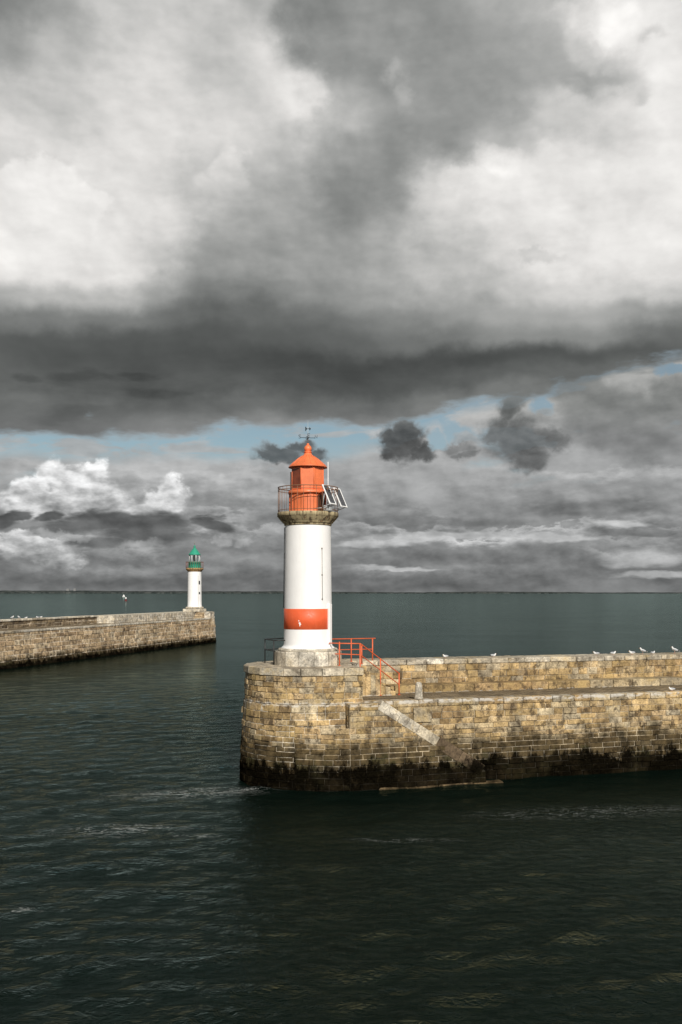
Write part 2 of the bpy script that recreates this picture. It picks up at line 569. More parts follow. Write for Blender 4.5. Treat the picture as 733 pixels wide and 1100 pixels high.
# parapet
mb = MB()
PARC = courses(3.6, 4.95, (.24, .33))
masonry(mb, lambda s, z, d: (2.3 + s, 1.33 - d, z), 0, 25, PARC, (.35, .8), jd=.018)
masonry(mb, lambda s, z, d: (27.3 + s, 1.33 - d, z), 0, LEN - 27.3, PARC, (.6, 1.2), jd=.018)
masonry(mb, lambda s, z, d: (2.3 + s, 2.9 + .05 * (5.2 - z) + d, z), 0, LEN - 2.3, courses(-1, 4.95, (.45, .6)), (.9, 1.8), jd=.02, backstep=2)
pw = mb.build('parapet', [M_STONE, M_MORT], pier)
mb = MB()
a = 2.36
while a < LEN:
    w = rng.uniform(.7, 1.5)
    tn = (rng.random(), rng.random(), rng.random(), 1)
    mb.box((a + w / 2, 2.12, 5.075), (w - .02, 1.66, .25), bev=.035, tone=tn, jit=.009)
    a += w
mb.build('coping', M_CAP, pw)

# steps up from the walkway to the platform
mb = MB()
NS, RUN = 8, .245
for i in range(NS):
    zt = 5.19 - 1.5 * (i + 1) / (NS)
    a0 = 2.4 + RUN * i
    if zt > 3.75:
        tn = (rng.random(), rng.random(), rng.random(), 1)
        mb.box((a0 + RUN / 2, .4, (zt + 3.6) / 2), (RUN, 1.8, zt - 3.6), bev=.02, tone=tn, jit=.004)
mb.build('platform_steps', M_STONE, pier)

# landing stair down to the water: front wall, sloping coping, steps, footing
FB = lambda z: -(3.62 + .055 * (3.7 - z))
SL = .643
mb = MB()
SWC = course_mix(-1.0, 3.7)
masonry(mb, lambda s, z, d: (.93 + s, FB(z) - d, z), 0, lambda zt: (2.34 - .93 + (3.7 - zt) / SL if zt < 3.69 else 1.41) - .06 if zt > .55 else 6.3, SWC, (.42, .9), jd=.018, back=False)


def fillet(s, z, d):
    a = -1.3 + s
    t = max(0.0, min(1.0, (a + 1.3) / 2.23)); t = t * t * (3 - 2 * t)
    rh = math.sqrt(max(.1, r_low(z) ** 2 - min(0.0, a) ** 2))
    return (a, -(rh + .01) * (1 - t) + FB(z) * t - d, z)


masonry(mb, fillet, 0, 2.23, [z for z in SWC if z < 2.9], (.42, .8), jd=.018)
masonry(mb, lambda s, z, d: (.93 - d, -2.95 - s, z), 0, .68, [z for z in SWC if z > 2.5], (.3, .68), jd=.01, back=False)
v = [(.93, -1), (7.2, -1), (7.2, .55), (2.34, 3.66), (.93, 3.66)]
mb.face([mb.bm.verts.new((x, FB(z) + .032, z)) for x, z in v], 1)
mb.face([mb.bm.verts.new((x, FB(z) + .34, z)) for x, z in reversed(v)], 1)
mb.quad([(.93, FB(-1) + .03, -1), (.93, FB(3.7) + .03, 3.66), (.93, -2.9, 3.66), (.93, -2.9, -1)], 1)
mb.quad([(.93, -3.66, 3.675), (2.5, -3.66, 3.675), (2.5, -2.8, 3.675), (.93, -2.8, 3.675)], 1)
mb.build('stair_wall', [M_STONE, M_MORT], pier)
mb = MB()
L = math.hypot(4.75, 4.75 * SL)
dirv = Vector((1, 0, -SL)).normalized()
t = 0.0; ramp_k = 0
ths = math.atan(SL)
while t < L:
    w = min({0: 1.05, 1: 1.0, 2: 1.1}.get(ramp_k, 1.25), L - t + .05); ramp_k += 1
    c = Vector((2.3, 0, 3.62)) + dirv * (t + w / 2)
    c.y = FB(c.z) + .165
    M = Matrix.Translation(c) @ Matrix.Rotation(ths, 4, 'Y') @ Matrix.Rotation(-.029, 4, 'Z')
    tn = (rng.random(), rng.random(), rng.random(), 1)
    mb.box(None, (w - .012, .38, .44 if t < 3.1 else .52), bev=.02, M=M, tone=tn, jit=.004, mi=0 if t < 3.1 else 1)
    t += w
mb.build('stair_coping', [M_CAP, M_WETSTONE], pier)
mb = MB()
n = 15
for i in range(n):
    zt = 3.5 - i * .2
    a0 = 2.5 + i * .311
    mb.box((a0 + .1555, -3.12, (zt - 1) / 2), (.311, .44, zt + 1), bev=.015, tone=(rng.random(), .4, .5, 1))
mb.build('landing_steps', M_STONE, pier)
mb = MB()
a = 2.2
while a < 7.7:
    w = rng.uniform(1.0, 1.7)
    mb.box((a + w / 2, -3.63, -.49), (w + .004, .5, 1.08 + rng.uniform(-.04, .04)), bev=.05, jit=.03)
    a += w
mb.build('footing', M_FOOT, pier)
# core so nothing shows through
mb = MB()
mb.box((24.6, 0, 1.0), (LEN - 1.5, 5.4, 4.0))
mb.build('core', M_MORT, pier)

# bollard
bx, by = pier_xy(4.47, -2.62)
mb = MB()
mb.lathe([(.20, 0), (.20, .06), (.175, .09), (.16, .40), (.15, .66), (.13, .73), (.08, .77), (.02, .78)], 20)
bo = mb.build('stone_bollard', M_PALE)
bo.location = (bx, by, 3.705)
tag(bo, 'pale tapered stone bollard on the walkway edge above the sloping stair wall', 'bollard')
for p in bo.data.polygons: p.use_smooth = True
# pale mooring stone under the bollard
mb = MB()
mb.box((4.5, -2.985, 3.05), (.86, .16, .66), bev=.02, tone=(.9, .9, .5, 1), jit=.006)
mb.build('mooring_stone', M_STONE, pier)

# ------------------------------------------------------------------ red stair railing
rail = empty('railing', (PO.x, PO.y, 0), 'orange-red tubular steel railing around the platform end and down its stone steps', 'railing', PA)


def tubes(name, lines, r, mat, parent, seg=8):
    mb = MB()
    for ln in lines:
        mb.tube(ln, r, seg)
    return mb.build(name, mat, parent)


def rail_run(p, q, hs, r=.026):
    for h in hs:
        tubes('rail', [[(p[0], p[1], p[2] + h), (q[0], q[1], q[2] + h)]], r, M_RAILRED, rail)


posts = [((1.12, -1.38), 5.18, 6.27), ((1.95, -1.85), 3.69, 6.22), ((1.0, 1.25), 5.18, 6.28), ((3.6, 1.42), 5.1, 6.28),
         ((2.46, -.46), 5.18, 6.1), ((3.38, -.46), 3.69, 5.42), ((4.3, -.46), 3.69, 4.72), ((2.46, 1.22), 5.18, 6.28)]
for (xy, z0, z1) in posts:
    mb = MB(); mb.tube([(*xy, z0), (*xy, z1)], .03, 8)
    mb.lathe([(.07, z0), (.07, z0 + .02)], 10, cx=xy[0], cy=xy[1])
    mb.build('post', M_RAILRED, rail)
tubes('rail', [[(.75, -.95, 6.2), (1.12, -1.38, 6.2), (1.95, -1.85, 6.2), (2.46, -.46, 6.08), (4.3, -.46, 4.7)]], .026, M_RAILRED, rail)
tubes('rail', [[(.75, -.95, 5.72), (1.12, -1.38, 5.72), (1.95, -1.85, 5.70), (2.46, -.46, 5.56), (4.3, -.46, 4.18)]], .022, M_RAILRED, rail)
tubes('rail', [[(.9, .7, 6.27), (1.0, 1.25, 6.27), (3.75, 1.42, 6.27)]], .026, M_RAILRED, rail)
tubes('rail', [[(.9, .7, 5.75), (1.0, 1.25, 5.75), (3.6, 1.42, 5.75)]], .022, M_RAILRED, rail)

shade_rail = empty('railing', (PO.x, PO.y, 0), 'metal railing darkened for tower shade, behind the left side of the red lighthouse base', 'railing', PA)
bp = [(-1.62, -.05), (-1.75, 1.3), (-.6, 2.1), (.9, 2.1)]
for xy in bp:
    mb = MB(); mb.tube([(*xy, 5.18), (*xy, 6.33)], .028, 8); mb.build('post', M_SHADERAIL, shade_rail)
for h in (6.31, 5.82):
    mb = MB(); mb.tube([(-1.1, -.1, h)] + [(*xy, h) for xy in bp], .024, 8); mb.build('rail', M_SHADERAIL, shade_rail)


# ------------------------------------------------------------------ lighthouses
def ring_masonry(name, r0, r1, z0, z1, n, mat, parent):
    mb = MB()
    for i in range(n):
        a0, a1 = 2 * math.pi * i / n, 2 * math.pi * (i + 1) / n - .02
        mb.ct = (rng.random(), rng.random(), rng.random(), 1)
        rings = []
        for (r, z) in ((r0 - .3, z0), (r0, z0), (r0, z1 - .03), (r0 - .03, z1), (r0 - .3, z1)):
            rings.append([(r * math.cos(a0 + (a1 - a0) * k / 5), r * math.sin(a0 + (a1 - a0) * k / 5), z) for k in range(6)])
        mb.ringloft(rings, 0, False, False, False, closed=False)
    mb.lathe([(r0 - .04, z0), (r0 - .04, z1 - .03), (0.2, z1 - .03)], 40, smooth=False)
    return mb.build(name, mat, parent)


def gallery_rail(parent, R_, z0, h, n, mat, r=.013):
    gr = MB()
    gr.tube([(R_ * math.cos(2 * math.pi * i / 48), R_ * math.sin(2 * math.pi * i / 48), z0 + h) for i in range(48)], .022, 6, closed=True)
    gr.tube([(R_ * math.cos(2 * math.pi * i / 48), R_ * math.sin(2 * math.pi * i / 48), z0 + h - .13) for i in range(48)], .014, 6, closed=True)
    gr.tube([(R_ * math.cos(2 * math.pi * i / 48), R_ * math.sin(2 * math.pi * i / 48), z0 + .10) for i in range(48)], .014, 6, closed=True)
    for i in range(n):
        t = 2 * math.pi * i / n
        x, y = R_ * math.cos(t), R_ * math.sin(t)
        gr.tube([(x, y, z0 - .01), (x, y, z0 + h)], r, 6)
    return gr.build('gallery_railing', mat, parent)


ZP = 5.2
red = empty('lighthouse', (PO.x, PO.y, ZP), 'white round lighthouse with orange lantern and one orange-red band', 'lighthouse')
ring_masonry('plinth', 1.56, 1.5, -.01, .62, 14, M_PLINTH, red)
mb = MB(); mb.lathe([(1.38, .60), (1.38, .70), (1.33, .745), (.5, .75)], 56); mb.build('base_step', M_PLINTH, red)
tower = MB()
tower.lathe([(1.23, .735), (1.23, .775), (1.19, .80), (1.13, .86), (1.115, .92), (1.105, 1.62), (1.10, 2.6), (1.055, 6.40)], 72, cap0=False, cap1=False)
tw = tower.build('tower', M_WHITE, red)
mb = MB(); mb.lathe([(1.101, 1.62), (1.113, 1.625), (1.108, 2.555), (1.096, 2.56)], 72, cap0=False, cap1=False); mb.build('red_band', M_RED, tw)
# chipped white patch on the band
mb = MB()
for (t, z, s) in ((-108, 1.92, .05), (-106.5, 1.86, .045), (-110, 2.02, .03), (-107, 1.80, .03)):
    c = Vector((1.117 * math.cos(R(t)), 1.117 * math.sin(R(t)), z))
    tx = Vector((-math.sin(R(t)), math.cos(R(t)), 0))
    pts = []
    for k in range(9):
        q = 2 * math.pi * k / 9; rr = s * rng.uniform(.55, 1.2)
        pts.append(c + tx * rr * math.cos(q) + Vector((0, 0, 1)) * rr * math.sin(q))
    mb.face([mb.bm.verts.new(p) for p in pts])
mb.build('paint_chips', M_WHITE, tw)
# service duct and cable on the right side, cable on the left
mb = MB()
for z0, z1 in ((.80, 2.78),):
    t = R(-28)
    M = Matrix.Translation((1.15 * math.cos(t), 1.15 * math.sin(t), (z0 + z1) / 2)) @ Matrix.Rotation(t, 4, 'Z')
    mb.box(None, (.12, .22, z1 - z0), bev=.015, M=M)
mb.build('cable_duct', M_WHITE, tw)
mb = MB()
t = R(-52)
mb.tube([(1.12 * math.cos(t), 1.12 * math.sin(t), 2.95), (1.09 * math.cos(t), 1.09 * math.sin(t), 5.3)], .012, 6)
for z in (3.0, 4.1, 5.3):
    rr = 1.125 - .012 * (z - 1)
    mb.box((rr * math.cos(t), rr * math.sin(t), z), (.06, .06, .07), rz=t, bev=.01)
mb.build('cable', M_GREYMETAL, tw)
mb = MB()
t = R(-171)
mb.tube([(1.125 * math.cos(t), 1.125 * math.sin(t), 2.6), (1.085 * math.cos(t), 1.085 * math.sin(t), 6.3)], .02, 6)
for z in (3.3, 4.2, 5.0, 5.9):
    rr = 1.12 - .012 * (z - 1)
    mb.box((rr * math.cos(t), rr * math.sin(t), z), (.07, .05, .28), rz=t, bev=.01)
mb.build('cable', M_DARK, tw)
# stone gallery
mb = MB()
mb.lathe([(1.02, 6.36), (1.085, 6.38), (1.10, 6.42), (1.10, 6.48), (1.17, 6.50), (1.17, 6.53), (1.22, 6.57), (1.30, 6.66), (1.375, 6.755), (1.40, 6.79), (1.415, 6.80), (1.415, 6.955), (1.40, 6.975), (.4, 6.98)], 72)
mb.build('gallery', M_CORNICE, red)
gallery_rail(red, 1.375, 6.97, 1.16, 30, M_RUST, r=.011)
# lantern drum with riveted plates
mb = MB()
mb.lathe([(.845, 6.97), (.845, 7.84)], 40, cap0=False, cap1=False)
mb.lathe([(.87, 6.97), (.87, 7.05), (.85, 7.07)], 40, cap0=False, cap1=False)
for i in range(16):
    t = 2 * math.pi * (i + .5) / 16
    mb.box((.85 * math.cos(t), .85 * math.sin(t), 7.42), (.025, .05, .78), rz=t, bev=.006)
mb.lathe([(.84, 7.80), (.895, 7.83), (.91, 7.86), (.91, 7.95), (.87, 7.985), (.4, 8.0)], 48, cap0=False)
mb.build('lantern_drum', M_ORANGE, red)
# flat dark brown panel on the right-hand side of the drum
mb = MB(); t = R(-42)
M = Matrix.Translation((.85 * math.cos(t), .85 * math.sin(t), 7.38)) @ Matrix.Rotation(t, 4, 'Z')
mb.box(None, (.05, .5, .74), bev=.012, M=M)
dr = mb.build('drum_panel', paint('dark_drum_panel', (.10, .035, .015), .6), red)
# octagonal lantern
AP = .715; RC = AP / math.cos(math.pi / 8)
mb = MB()
mb.lathe([(RC, 7.98), (RC, 9.10)], 8, smooth=False, ph=math.pi / 8)
for i in range(8):
    t = math.pi / 8 + i * math.pi / 4
    mb.tube([(RC * math.cos(t), RC * math.sin(t), 7.98), (RC * math.cos(t), RC * math.sin(t), 9.08)], .022, 6)
for i in range(8):
    t = i * math.pi / 4
    for z in (8.06, 9.0):
        M = Matrix.Translation((AP * math.cos(t), AP * math.sin(t), z)) @ Matrix.Rotation(t, 4, 'Z')
        mb.box(None, (.03, .57, .06), bev=.008, M=M)
mb.build('lantern_room', M_ORANGE, red)
# flat dark red-brown panel on the left facet
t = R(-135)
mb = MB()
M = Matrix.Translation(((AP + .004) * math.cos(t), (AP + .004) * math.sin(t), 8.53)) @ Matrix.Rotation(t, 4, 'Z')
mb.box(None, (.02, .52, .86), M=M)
mb.build('lantern_panel', M_FACET, red)
dome = MB()
dome.lathe([(.60, 9.05), (.90, 9.06), (.90, 9.095), (.855, 9.115), (.80, 9.165), (.70, 9.275), (.60, 9.365), (.49, 9.455), (.38, 9.535), (.28, 9.60), (.205, 9.66), (.165, 9.72), (.155, 9.78)], 56, cap0=False)
for i in range(16):
    t = 2 * math.pi * (i + .5) / 16
    dome.tube([(r * math.cos(t), r * math.sin(t), z + .004) for r, z in ((.86, 9.115), (.70, 9.275), (.49, 9.455), (.28, 9.60))], .012, 5)
dm = dome.build('dome', M_ORANGE, red)
mb = MB()
mb.lathe([(.165, 9.76), (.19, 9.78), (.19, 9.80), (.14, 9.82)] + [(.175 * math.cos(q), 9.945 + .175 * math.sin(q)) for q in np.linspace(-.75, 1.2, 14)] + [(.06, 10.13), (.075, 10.15), (.05, 10.19), (.02, 10.2)], 28)
mb.build('finial', M_ORANGE, dm)
# weather vane: pale mast, dark cardinal arms with letters, arrow
vane = MB()
vane.tube([(0, 0, 10.18), (0, 0, 11.25)], .016, 6, r1=.008)
va = vane.build('weather_vane', M_GALV, red)
arms = MB()
ZA = 10.45
VR = R(8)


def rotv(x, y, z):
    return (x * math.cos(VR) - y * math.sin(VR), x * math.sin(VR) + y * math.cos(VR), z)


arms.tube([rotv(-.34, 0, ZA), rotv(.34, 0, ZA)], .013, 5)
arms.tube([rotv(0, -.34, ZA), rotv(0, .34, ZA)], .013, 5)
arms.lathe([(.03, ZA - .04), (.03, ZA + .04)], 8)
arms.build('cardinal_arms', M_DARK, va)


def letter(strokes, x, y, h=.15, w=.10):
    mb = MB()
    for ln in strokes:
        mb.tube([rotv(x + (px - .5) * w, y, ZA - .02 + py * h) for px, py in ln], .013, 5)
    mb.build('letter', M_DARK, va)


letter([[(0, 0), (0, 1), (1, 0), (1, 1)]], .38, 0)
letter([[(1, .95), (.2, 1), (0, .75), (.5, .5), (1, .25), (.8, 0), (0, .05)]], -.38, 0)
letter([[(1, 1), (0, 1), (0, 0), (1, 0)], [(0, .5), (.8, .5)]], 0, -.38)
letter([[(.5, 0), (0, .3), (0, .7), (.5, 1), (1, .7), (1, .3), (.5, 0)]], 0, .38)
mb = MB()
AD = R(62)
ar = lambda s, z: (s * math.cos(AD) , -s * math.sin(AD) , z)
mb.tube([ar(-.20, 10.90), ar(.22, 10.84)], .011, 5)
p0 = [ar(-.26, 10.80), ar(-.10, 10.88), ar(-.26, 11.01)]
p1 = [ar(.30, 10.825), ar(.17, 10.91), ar(.17, 10.77)]
for tri in (p0, p1):
    off = Vector((math.sin(AD), math.cos(AD), 0)) * .008
    mb.ringloft([[Vector(p) - off for p in tri], [Vector(p) + off for p in tri]], 0, False)
mb.build('arrow', M_DARK, va)
# thin aerials beside the lantern
mb = MB(); mb.tube([(.93, .1, 7.0), (.93, .1, 9.35)], .02, 6); mb.build('aerial', M_WHITEMETAL, red)
mb = MB(); mb.tube([(-.80, .25, 7.98), (-.80, .25, 8.9)], .035, 8); mb.build('aerial', M_WHITEMETAL, red)

# two solar panels on brackets
wdir = Vector((.51, 1.05, 0)).normalized()
ndir = Vector((1.05, -.51, 0)).normalized()
tilt = R(66)
up_s = (-ndir * math.cos(tilt) + Vector((0, 0, 1)) * math.sin(tilt)).normalized()
nrm = wdir.cross(up_s).normalized()
if nrm.dot(ndir) < 0: nrm = -nrm
for ctr in (Vector((1.0, -1.02, 7.72)), Vector((1.50, -.02, 7.68))):
    M = Matrix.Translation(ctr) @ Matrix((wdir, up_s, nrm)).transposed().to_4x4()
    W, H = .66, .98
    mb = MB()
    for (cx, cy, sx, sy) in ((-W / 2 + .03, 0, .06, H), (W / 2 - .03, 0, .06, H), (0, H / 2 - .03, W - .12, .06), (0, -H / 2 + .03, W - .12, .06)):
        mb.box(None, (sx, sy, .05), bev=.008, M=M @ Matrix.Translation((cx, cy, 0)))
    pn = mb.build('solar_panel', M_WHITEMETAL, red)
    mb = MB()
    mb.box(None, (W - .12, H - .12, .02), M=M @ Matrix.Translation((0, 0, .0)))
    mb.build('backing', M_GREYMETAL, pn)
    mb = MB()
    cw, ch = (W - .12) / 2, (H - .12) / 7
    for i in range(2):
        for j in range(7):
            mb.box(None, (cw - .010, ch - .012, .006), M=M @ Matrix.Translation((-(W - .12) / 2 + cw * (i + .5), -(H - .12) / 2 + ch * (j + .5), .0135)))
    mb.build('cells', M_GLASSY, pn)
    mb = MB()
    lo = ctr - up_s * .46; hi = ctr + up_s * .35
    inw = -ndir
    for s in (-.25, .25):
        base = lo + wdir * s
        foot = Vector((base.x, base.y, 7.12)) + inw * .30
        mb.tube([base, foot + inw * .15], .016, 6)
        mb.tube([hi + wdir * s, foot + Vector((0, 0, .6))], .014, 6)
        mb.tube([foot + inw * .1, foot + Vector((0, 0, .75))], .018, 6)
        mb.tube([foot + inw * .12, foot + inw * .5], .014, 6)
    mb.build('bracket', M_GALV, pn)
mb = MB()
mb.box((.93, -.98, 7.12), (.34, .24, .26), rz=R(-26), bev=.02)
mb.build('battery_box', M_GALV, red)

# green lighthouse ------------------------------------------------------------
GO = Vector((-25.3, 172.0, 0))
grn = empty('lighthouse', (GO.x, GO.y, ZP), 'distant white lighthouse with green lantern on the far pier head', 'lighthouse')
mb = MB()
mb.box((0, 0, .24), (3.1, 3.1, .5), rz=R(-14), bev=.05, tone=(.5, .6, .5, 1))
mb.lathe([(1.52, .48), (1.52, .60), (1.6, .66), (1.45, .84), (.5, .85)], 40)
mb.build('plinth', M_PLINTH, grn)
mb = MB(); mb.lathe([(1.24, .83), (1.24, 1.0), (1.21, 1.05), (1.20, 2.0), (1.16, 6.92)], 56, cap0=False, cap1=False)
gt = mb.build('tower', M_WHITE, grn)
mb = MB()
for az, z, h in ((-38, 5.0, .62), (-38, 3.2, .4)):
    t = R(az)
    M = Matrix.Translation((1.17 * math.cos(t), 1.17 * math.sin(t), z)) @ Matrix.Rotation(t, 4, 'Z')
    mb.box(None, (.08, .3, h), bev=.02, M=M)
    mb.build('window', M_DARK, gt); mb = MB()
t = R(-52)
mb.tube([(1.23 * math.cos(t), 1.23 * math.sin(t), .9), (1.19 * math.cos(t), 1.19 * math.sin(t), 6.2)], .022, 6)
mb.build('cable', M_GREYMETAL, gt)
mb = MB(); mb.lathe([(1.12, 6.88), (1.22, 6.92), (1.22, 7.02), (1.35, 7.1), (1.5, 7.3), (1.52, 7.34), (1.52, 7.5), (.4, 7.52)], 56)
mb.build('gallery', M_CORNICE_RUST, grn)
gallery_rail(grn, 1.5, 7.5, 1.1, 26, paint('dull_red_rail', (.22, .10, .08), .6), r=.02)
mb = MB()
mb.lathe([(1.08, 7.5), (1.08, 8.5), (1.13, 8.52), (1.13, 8.6), (1.0, 8.62)], 40, cap0=False)
for i in range(12):
    t = 2 * math.pi * i / 12
    mb.box((1.085 * math.cos(t), 1.085 * math.sin(t), 8.0), (.03, .06, .98), rz=t)
mb.build('lantern_drum', M_GREEN, grn)
lr = MB()
for i in range(8):
    t = math.pi / 8 + i * math.pi / 4
    lr.tube([(.92 * math.cos(t), .92 * math.sin(t), 8.6), (.92 * math.cos(t), .92 * math.sin(t), 9.82)], .05, 8)
lrm = lr.build('lantern_room', M_WHITEMETAL, grn)
mb = MB(); mb.lathe([(.93, 8.62), (.93, 9.82)], 8, smooth=False, ph=math.pi / 8, cap0=False, cap1=False); mb.build('glazing', M_GLASS, lrm)
mb = MB(); mb.lathe([(.12, 8.6), (.16, 8.9), (.30, 9.0), (.34, 9.25), (.30, 9.5), (.12, 9.6), (.05, 9.8)], 20); mb.build('lamp', M_LENS, lrm)
mb = MB()
mb.lathe([(.8, 9.78), (1.06, 9.79), (1.06, 9.85), (.98, 9.95), (.78, 10.25), (.55, 10.55), (.34, 10.82), (.2, 11.0), (.16, 11.08)], 40, cap0=False)
gd = mb.build('dome', M_GREEN, grn)
mb = MB()
mb.lathe([(.16, 11.05), (.2, 11.1)] + [(.19 * math.cos(q), 11.25 + .19 * math.sin(q)) for q in np.linspace(-.8, 1.3, 10)] + [(.03, 11.5)], 20)
mb.build('finial', M_GREEN, gd)
mb = MB(); mb.tube([(0, 0, 11.45), (0, 0, 12.3)], .025, 6); mb.tube([(-.35, 0, 11.85), (.35, 0, 11.85)], .022, 5); mb.tube([(0, -.35, 11.85), (0, .35, 11.85)], .022, 5)
mb.build('weather_vane', M_GREYMETAL, grn)

# ------------------------------------------------------------------ far pier
GA = math.atan2(-.9685, -.249)
M_FAR = stone('far_pier_stone', ROSE, algae=.5, dark=(.8, 1.4), lichen=.25, stain=.75, bump=.8, bright=1.38)
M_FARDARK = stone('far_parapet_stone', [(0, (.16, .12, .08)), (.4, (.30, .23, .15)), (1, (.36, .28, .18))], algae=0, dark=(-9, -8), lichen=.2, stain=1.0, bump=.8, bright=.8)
M_FARMORT = stone('far_pier_mortar', flat=(.56, .48, .37), algae=.6, dark=(.5, .9), lichen=.0, stain=.35, bump=.2)
M_FARCAP = stone('far_pier_coping', PALE, algae=0, dark=(-9, -8), lichen=.35, stain=.45)
fp = empty('stone_pier', (GO.x, GO.y, 0), 'far weathered stone pier with pale joints ending under the green lighthouse', 'pier', GA)
FL = 150.0


def far_r(z): return 3.75 - .085 * z


def farpath(rf, A0):
    def pos(s, z, d):           # starts shoreward on the channel side, rounds the tip, returns on the sea side
        r = rf(z) + d
        if s < A0:
            return (A0 - s, r, z)
        ang = (s - A0) / 3.4
        if ang <= math.pi:
            return (-math.sin(ang) * r, math.cos(ang) * r, z)
        return (s - A0 - 3.4 * math.pi, -r, z)
    return pos


FC = courses(-1.0, 4.1, (.42, .6))
mb = MB()
masonry(mb, farpath(far_r, FL), 0, FL + 3.4 * math.pi + 6, FC, (.8, 2.2), jd=.04, gap=.055, bev=.03)
mb.quad([(6, -far_r(4), -1), (FL, -far_r(4), -1), (FL, -far_r(4), 4.1), (6, -far_r(4), 4.1)])
mb.build('channel_wall', [M_FAR, M_FARMORT], fp)
mb = MB()
UF = courses(4.1, 5.2, (.34, .4))
masonry(mb, farpath(far_r, 1.2), 0, 1.2 + 3.4 * math.pi + 4, UF, (.7, 1.5), jd=.03, gap=.05)
masonry(mb, lambda s, z, d: (1.2 + d, 3.33 - s, z), 0, 2.65, UF, (.6, 1.2), jd=.02, gap=.05)
masonry(mb, lambda s, z, d: (1.2 + s, .7 + d, z), 0, 29.8, UF, (.9, 2.0), jd=.015, gap=.03)
mb.quad([(31, .7, 4.0), (31, -2, 4.0), (31, -2, 5.2), (31, .7, 5.2)])
pts = [(1.2, 3.3), (0, 3.3)] + [(-math.sin(t) * 3.3, math.cos(t) * 3.3) for t in np.linspace(.08, math.pi, 30)] + [(31, -3.3), (31, .7), (1.2, .7)]
mb.face([mb.bm.verts.new((x, y, 5.2)) for x, y in pts])
mb.build('platform_wall', [M_FARCAP, M_FARMORT], fp)
mb = MB()
for i in range(5):
    mb.box((1.35 + .3 * i, 1.6, 4.1 + (1.0 - .2 * i) / 2), (.3, 1.4, 1.0 - .2 * i), bev=.02, tone=(rng.random(), .5, .5, 1))
mb.build('platform_steps', M_FAR, fp)
mb = MB()
mb.quad([(1.2, 3.4, 4.1), (FL, 3.4, 4.1), (FL, -3.3, 4.1), (1.2, -3.3, 4.1)])
mb.build('walkway_paving', M_WALK, fp)
mb = MB()
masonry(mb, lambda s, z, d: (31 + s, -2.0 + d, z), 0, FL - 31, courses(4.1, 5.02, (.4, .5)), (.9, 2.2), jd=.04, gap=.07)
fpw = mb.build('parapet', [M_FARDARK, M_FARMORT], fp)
mb = MB()
a = 31
while a < FL:
    w = rng.uniform(1.6, 3.2)
    mb.box((a + w / 2, -2.55, 5.11), (w - .05, 1.4, .22), bev=.03, tone=(rng.random(), rng.random(), .5, 1), jit=.012)
    a += w
mb.build('coping', M_FARCAP, fpw)
mb = MB()
a = 1.3
while a < FL:
    w = rng.uniform(1.4, 3.0)
    mb.box((a + w / 2, 3.16, 4.06), (w - .05, .62, .24), bev=.03, tone=(rng.random(), rng.random(), .5, 1), jit=.015)
    a += w
mb.build('walkway_edge', M_FARCAP, fp)
# white painted mark on the tip
mb = MB()
ths = np.linspace(R(52), R(74), 6)
dirw = [(-math.sin(t), math.cos(t)) for t in ths]
for (d0, d1) in zip(dirw[:-1], dirw[1:]):
    for z0, z1 in ((2.6, 3.4), (3.4, 4.3), (4.3, 5.16)):
        mb.quad([(d0[0] * (far_r(z0) + .07), d0[1] * (far_r(z0) + .07), z0), (d1[0] * (far_r(z0) + .07), d1[1] * (far_r(z0) + .07), z0),
                 (d1[0] * (far_r(z1) + .07), d1[1] * (far_r(z1) + .07), z1), (d0[0] * (far_r(z1) + .07), d0[1] * (far_r(z1) + .07), z1)])
mb.build('white_mark', M_WHITE, fp)


